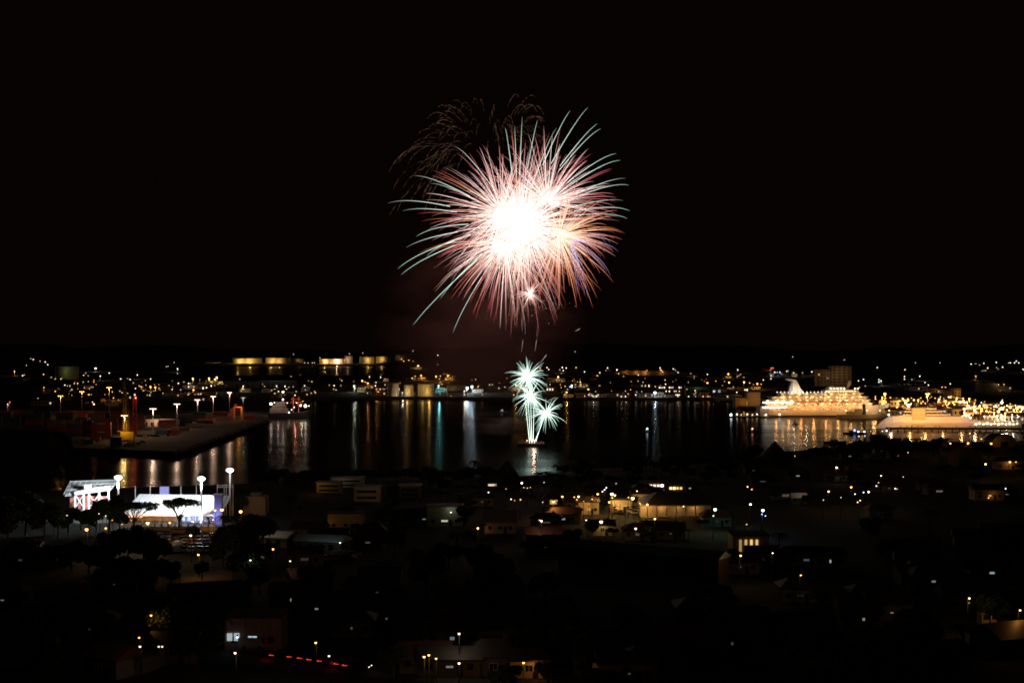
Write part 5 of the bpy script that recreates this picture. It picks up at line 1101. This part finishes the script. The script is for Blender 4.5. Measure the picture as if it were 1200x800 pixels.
house(880, 650, None, 9, 8, 6.6, 1, cream, rooft, None, lift=2, label='house with tall yellow lit window strips', flat=True)
hx = bpy.data.objects[[o.name for o in col.objects if o.get('label') == 'house with tall yellow lit window strips'][0]]
for i in range(4): MB().box((-2.6 + i * 1.35, -4.1, 4.2), (.6, .1, 3.0), emit(Y_, (.35, .6, 1.0, .8)[i])).build('window', hx)
house(296, 745, None, 9.6, 8, 5.4, 1, mat('shop_wall', (.4, .3, .24), .8), rooft, (.6, .85, 1), .8, 1.5, 1.3, lift=2.4, label='two storey shop with cool lit windows over the road', flat=True, glow=(-3, 2.2, 2.5, C_))
hx = bpy.data.objects[[o.name for o in col.objects if o.get('label') == 'two storey shop with cool lit windows over the road'][0]]
for x in (-3.9, -2.7): MB().box((x, -4.1, 2.2), (.9, .1, 1.3), emit((.7, .85, .9), .5)).build('window', hx)
for x in (-4.2, -1.6, 1.0, 3.6): MB().box((x, -4.1, 4.4), (.3, .25, 1.6), tan).build('pilaster', hx)
light('POINT', (-4, -7, 5.5), 1.6, (1, .4, .2), hx, .2)
house(405, 614, None, 11, 7, 5, 1, tan, rooft, None, lift=2, label='dim ochre house in the dark above the white gabled shed', flat=True, glow=(-5, 2.5, 4, O_))
for px, py, lab, p in ((728, 594, 'orange lit shopfront between the boulevard lamps', 70), (690, 596, 'low orange lit house left of the boulevard lamps', 40), (752, 586, 'tall narrow ochre house behind the boulevard cars', 60), (672, 590, 'small house among the leftmost boulevard lamps', 30)):
    house(px, py, None, 7, 6, 4.4, 1.4, tan, rooft, Y_, .5, 1.2, .8, lift=2, label=lab, glow=(-1, 3, p, O_), flat=px == 728)
# long white roofed sheds
def shed(pts, hgt, label, wallm, roofm, glow):
    (ax, ay), (bx, by) = pts; A = Vector(nG(ax, ay)[:3]); B = Vector(nG(bx, by)[:3]); d = B - A; w = d.length; rz = math.atan2(d.y, d.x)
    root = empty('long_shed', (A + B) / 2, rz); tag(root, label, 'shed')
    MB().box((0, 3, hgt / 2 - 1), (w, 6, hgt + 2), wallm).build('wall', root); MB().gable((0, 3, hgt + .02), (w, 6), 1.3, roofm, .4).build('roof', root)
    for i in range(int(w / 3)): MB().box((-w / 2 + 1.5 + i * 3, -.05, hgt * .5), (1.3, .1, hgt * .5), glassd).build('bay_door', root)
    for x, y, z, p, c in glow: light('POINT', (x * w / 2, y, z), p, c, root, .2)
shed(((298, 640), (336, 642)), 2.8, 'long shed with a bright white roof left of the gabled shed', wallg, roofw, [(-.5, -2, 6.5, 60, W_), (.4, -2, 6.5, 40, W_)])
shed(((345, 647), (400, 649)), 3.2, 'long pale gabled shed with a white roof edge', wallg, roofw, [(.7, -3, 5, 26, C_), (-.1, -3, 6, 14, C_)])
shed(((655, 668), (842, 686)), 6.0, 'very long dim warehouse roof stretching across the dark town', mat('maroon_wall', (.06, .03, .027), .8), mat('roof_bluegrey', (.22, .26, .27), .6), [(.3, -4, 12, 3, C_)])
# waterfront buildings, centre left
for (x0, x1, yt, yb, m, lab, g) in [(371, 399, 566, 578, cream, 'pale flat roofed waterfront building lit orange on its left corner', (-.9, 90)), (388, 425, 560.5, 572, white, 'long white waterfront building with a dark strip window', (-.3, 30)), (415, 444, 571, 588, tan, 'brown waterfront building with dark balconies', (.2, 8)), (468, 492, 569, 584, wallg, 'grey waterfront building with a thin pale roof edge', (-.6, 5))]:
    X0, Yb_, gg = nG((x0 + x1) / 2, yb, 0); Yb_ = min(Yb_, nshore((x0 + x1) / 2) - 12)
    w = (x1 - x0) * Yb_ / F; h = (yb - yt) * Yb_ / F
    root = empty('waterfront_building', ((x0 + x1 - 1200) / 2 * Yb_ / F, Yb_, gg)); tag(root, lab, 'building', 'buildings on the near waterfront')
    MB().box((0, 4, h / 2 - 1), (w, 8, h + 2), m).build('wall', root); MB().box((0, 4, h + .15), (w + 1, 9, .3), roofw).build('roof', root)
    for r_ in range(2):
        MB().box((0, -.05, h * (.3 + .42 * r_)), (w * .8, .1, h * .16), glassd).build('window', root)
        MB().box((0, -.5, h * (.12 + .42 * r_)), (w * .9, 1.0, .15), m).build('balcony', root)
    light('POINT', (g[0] * w / 2, -5, h * .8), g[1], O_ if g[1] > 80 else W_, root, .3)
# thatched conical huts
def hut(px, ytop, ybase, wpx, label):
    X, Y, g = nG(px, ybase, 0); Y = min(Y, nshore(px) - 14); X = (px - 600) * Y / F; g = nground(px, Y); k2 = Y / F
    h = (ybase - ytop) * k2; r = wpx / 2 * k2
    root = empty('thatched_hut', (X, Y, g)); tag(root, label, 'hut')
    MB().tube([(0, 0, h * .18), (0, 0, h * .4), (0, 0, h * .96), (0, 0, h)], [r * 1.05, r * .72, r * .07, r * .03], thatch, 20).build('roof', root)
    MB().tube([(0, 0, -1), (0, 0, h * .25)], r * .82, wallg, 20).build('wall', root)
    MB().tube([(0, 0, h * .98), (0, 0, h * 1.06)], [.12, .05], bark, 6).build('ridge_pole', root)
hut(594, 539, 570, 42, 'dark conical thatched hut silhouetted against the green reflection')
hut(908, 517, 545, 46, 'dark conical roof silhouetted at the edge of the golden reflection')
# dark roofed hall on the boulevard
X, Y, g = nG(795, 606); hl = empty('market_hall', (X, Y, g)); tag(hl, 'large dark roofed hall with an orange lit open front', 'hall')
kx = Y / F; w = 98 * kx
MB().add([(-w * .42, -2, 4.2), (w * .5, -2, 4.2), (w * .34, 9, 7.6), (-w * .22, 9, 7.6), (-w * .42, 20, 4.2), (w * .5, 20, 4.2)], [(0, 1, 2, 3), (5, 4, 3, 2), (1, 5, 2), (4, 0, 3)], rooft).build('roof', hl)
MB().box((-w * .02, 6, 1.6), (w * .84, 8, 5.2), tan).build('wall', hl)
MB().box((-w * .05, -1.6, 4.15), (w * .82, 2.6, .3), cream).build('awning', hl)
for i in range(7): MB().box((-w * .38 + i * w * .115, -2.2, 1.9), (.35, .35, 4.4), cream).build('column', hl)
for x, p in ((-.36, 150), (-.2, 110), (0, 60), (.2, 90)): light('POINT', (x * w, .4, 3.4), p, (1, .55, .18), hl, .2)
# long shop rows with lit strips on the shore above the hall
def strip_shop(x0, x1, py, c, k, label, n):
    X, Y, g = nG((x0 + x1) / 2, py, 2.6); w = (x1 - x0) * Y / F
    root = empty('shop_row', (X, Y, g)); tag(root, label, 'shop')
    MB().box((0, 3, 1.6), (w + 3, 6, 4.4), wallg).build('wall', root); MB().box((0, 2.6, 4.0), (w + 4, 7.6, .3), roofr).build('roof', root)
    for i in range(n): MB().box((-w / 2 + (i + .5) * w / n, -.06, 2.6), (w / n * .7, .1, .9), emit(c, k * rnd.choice((.5, 1, 1.8)))).build('window', root)
    light('POINT', (0, -2, 3), 20, c, root, .2)
strip_shop(756, 778, 569, W_, 3.0, 'shop row with a bright white lit strip on the shore', 5)
strip_shop(784, 800, 572, Y_, 2.4, 'shop row with yellow lit windows right of the white strip', 4)
# curved roofs at the right
def vault(px0, px1, yt, yb, label, m, gl):
    X, Y, g = nG((px0 + px1) / 2, yb); w = (px1 - px0) * Y / F; h = (yb - yt) * Y / F; root = empty('vaulted_hall', (X, Y, g)); tag(root, label, 'hall')
    poly = [(-w / 2, -1.5), (w / 2, -1.5)] + [(w / 2 * math.cos(R(a)), h * (.35 + .65 * math.sin(R(a)))) for a in range(0, 181, 15)]
    MB().prism(poly, 0, .4, m).build('front_wall', root)
    MB().prism([(x * 1.03, z + .12) for x, z in poly], .4, 14, rooft).build('roof', root)
    MB().box((0, -.05, h * .22), (w * .3, .1, h * .44), dark).build('door', root)
    light('POINT', (-w * .4, -5, h * .5), gl, O_, root, .3)
vault(1163, 1191, 509, 524, 'pale arched hall front at the right edge beside the water', cream, 60)
vault(1110, 1150, 524, 547, 'large dark arched hall below the orange shore lamps', mat('brown_wall', (.3, .22, .14), .8), 14)

# ------------------------------------------------------------------ filler: dark trees and houses of the near town, kept clear of the lamps
def clear(px, ytop, ybase, hw, Y):
    for (a, b_, Yq, m) in PROT:
        if Yq > Y - 1 and abs(a - px) < hw + m and ytop - m < b_ < ybase + m: return False
    return True
BLOCK = [(-20, 555, 60, 625), (55, 555, 330, 650), (680, 555, 860, 612), (365, 555, 450, 592), (180, 640, 300, 690), (260, 725, 430, 790), (640, 655, 850, 690), (550, 600, 610, 635), (860, 635, 895, 660), (1160, 500, 1200, 560)]
def fill_zone(px, py):
    if py < 575: return 'on the near shore'
    if py < 640: return 'left of the dark huts' if px < 500 else ('mid town' if px < 850 else 'right of the dark roofed hall')
    if px < 330: return 'at the dark lower left'
    if px < 640: return 'in the dark town centre'
    if px < 900: return 'right of the long warehouse'
    return 'in the lower right darkness'
for i in range(64):
    px = 318 + i * 9.3 + rnd.uniform(-4, 4)
    if 586 < px < 650 or 690 < px < 720: continue
    Y = nshore(px) - rnd.uniform(8, 24); X = (px - 600) / F * Y; kind = rnd.choice(('b1', 'b2', 'b2', 'b3', 'p2')); s_ = rnd.uniform(.5, .8)
    if clear(px, 408 + (H - KH[kind] * s_ - 3) * F / Y, 408 + 57 * F / Y, KW[kind] * s_ * F / Y, Y): tree(kind, X, Y, nground(px, Y), 'on the shore', s_, 1.2)
for i in range(90):
    px = rnd.uniform(640, 905) if i % 3 else rnd.uniform(310, 560)
    Y = nshore(px) - rnd.uniform(26, 110); X = (px - 600) / F * Y; kind = rnd.choice(('b1', 'b2', 'b2', 'b3', 'p2')); s_ = rnd.uniform(.42, .7); g = nground(px, Y)
    yt = YH + (H - g - KH[kind] * s_) * F / Y; yb = YH + (H - g) * F / Y
    if any(a < px < c and b_ < yb and yt < d for a, b_, c, d in BLOCK if a not in (680,)) or (680 < px < 860 and yb > 574): continue
    if clear(px, yt, yb, KW[kind] * s_ * F / Y, Y): tree(kind, X, Y, g, 'inland ' + ('at the left' if px < 600 else 'mid town' if px < 760 else 'at the right'), s_, 1.2)
nt_ = 0
for _ in range(2600):
    if nt_ >= 70: break
    px = rnd.uniform(-20, 1220); py = rnd.uniform(580, 812) if px < 900 else rnd.uniform(548, 812)
    X, Y, g = nG(px, py); kind = rnd.choice(('b1', 'b1', 'b2', 'b2', 'b3', 'p2')); s = rnd.uniform(.6, 1.0)
    yt = py - KH[kind] * s * F / Y; hw = KW[kind] * s * F / Y
    if any(a < px < c and b_ < py + 4 and yt < d for a, b_, c, d in BLOCK): continue
    if not clear(px, yt, py, hw, Y): continue
    tree(kind, X, Y, g, fill_zone(px, py), s); nt_ += 1
for X, Y, g, w, px in YARD:
    for sd in (-1, 1):
        if rnd.random() < .55:
            x = X + sd * w * rnd.uniform(.36, .6); y = Y - rnd.uniform(1.5, 4); q = 600 + x * F / y; kd = rnd.choice(('b1', 'b2', 'b2', 'p2')); s_ = rnd.uniform(.34, .58)
            if clear(q, YH + (H - g - KH[kd] * s_) * F / y, YH + (H - g) * F / y, KW[kd] * s_ * F / y * .7, y): tree(kd, x, y, g, 'in a yard ' + ('on the left' if px < 420 else 'mid town' if px < 840 else 'on the right'), s_, 1.15)
nh = 0
for _ in range(1500):
    if nh >= 30: break
    px = rnd.uniform(0, 1200); py = rnd.uniform(590, 800) if px < 900 else rnd.uniform(560, 800)
    X, Y, g = nG(px, py); hw = 5.5 * F / Y
    if any(a - hw < px < c + hw and b_ < py + 3 and py - 20 < d for a, b_, c, d in BLOCK): continue
    if not clear(px, py - 5.5 * F / Y, py, hw, Y): continue
    house(px, py, Y, rnd.uniform(7, 11), rnd.uniform(6, 8), rnd.uniform(2.8, 3.4), rnd.uniform(1.3, 2.2), wallg, rnd.choice((rooft, roofr, rooft)), None, rz=rnd.uniform(-.5, .5), zone=fill_zone(px, py), one='unlit house', many='unlit houses'); nh += 1
# trees on the far quay, dark among the lamps
for px, py in [(1040, 478), (1048, 476), (1082, 480), (1090, 479), (1096, 478), (1104, 479.5), (1112, 480), (1120, 479), (1146, 477), (1152, 475), (1160, 473.5), (1128, 482), (1138, 483), (1168, 475), (1180, 471), (1190, 470), (1098, 474), (1073, 475)]:
    X, Y, g = fG(px, py); s = rnd.uniform(.5, .8)
    tree(rnd.choice(('b1', 'b2', 'b2')), X, Y + 3, g, 'among the far quay lamps', s)

# ------------------------------------------------------------------ labels: say which one
ORD = ['first', 'second', 'third', 'fourth', 'fifth', 'sixth', 'seventh', 'eighth', 'ninth', 'tenth', 'eleventh', 'twelfth', 'thirteenth', 'fourteenth', 'fifteenth', 'sixteenth', 'seventeenth', 'eighteenth', 'nineteenth', 'twentieth']
CARD = ['zero', 'one', 'two', 'three', 'four', 'five', 'six', 'seven', 'eight', 'nine', 'ten', 'eleven', 'twelve', 'thirteen', 'fourteen', 'fifteen', 'sixteen', 'seventeen', 'eighteen', 'nineteen', 'twenty']
from collections import defaultdict
gr = defaultdict(list)
for o, one, many, zone, px in REG: gr[(one, many, zone)].append((px, o))
for (one, many, zone), lst in gr.items():
    lst.sort(key=lambda q: q[0]); n = len(lst)
    for i, (px, o) in enumerate(lst):
        if n == 1: lab = one + ' ' + zone
        elif n == 2: lab = ('left' if i == 0 else 'right') + ' one of the two ' + many + ' ' + zone
        else:
            cnt = CARD[n] if n <= 20 else str(n); j = n - 1 - i
            if i == 0: pos = 'leftmost'
            elif j == 0: pos = 'rightmost'
            elif i <= j: pos = (ORD[i] if i < 20 else '%dth' % (i + 1)) + ' from left'
            else: pos = (ORD[j] if j < 20 else '%dth' % (j + 1)) + ' from right'
            lab = '%s of the %s %s %s' % (pos, cnt, many, zone)
        o['label'] = lab.strip()
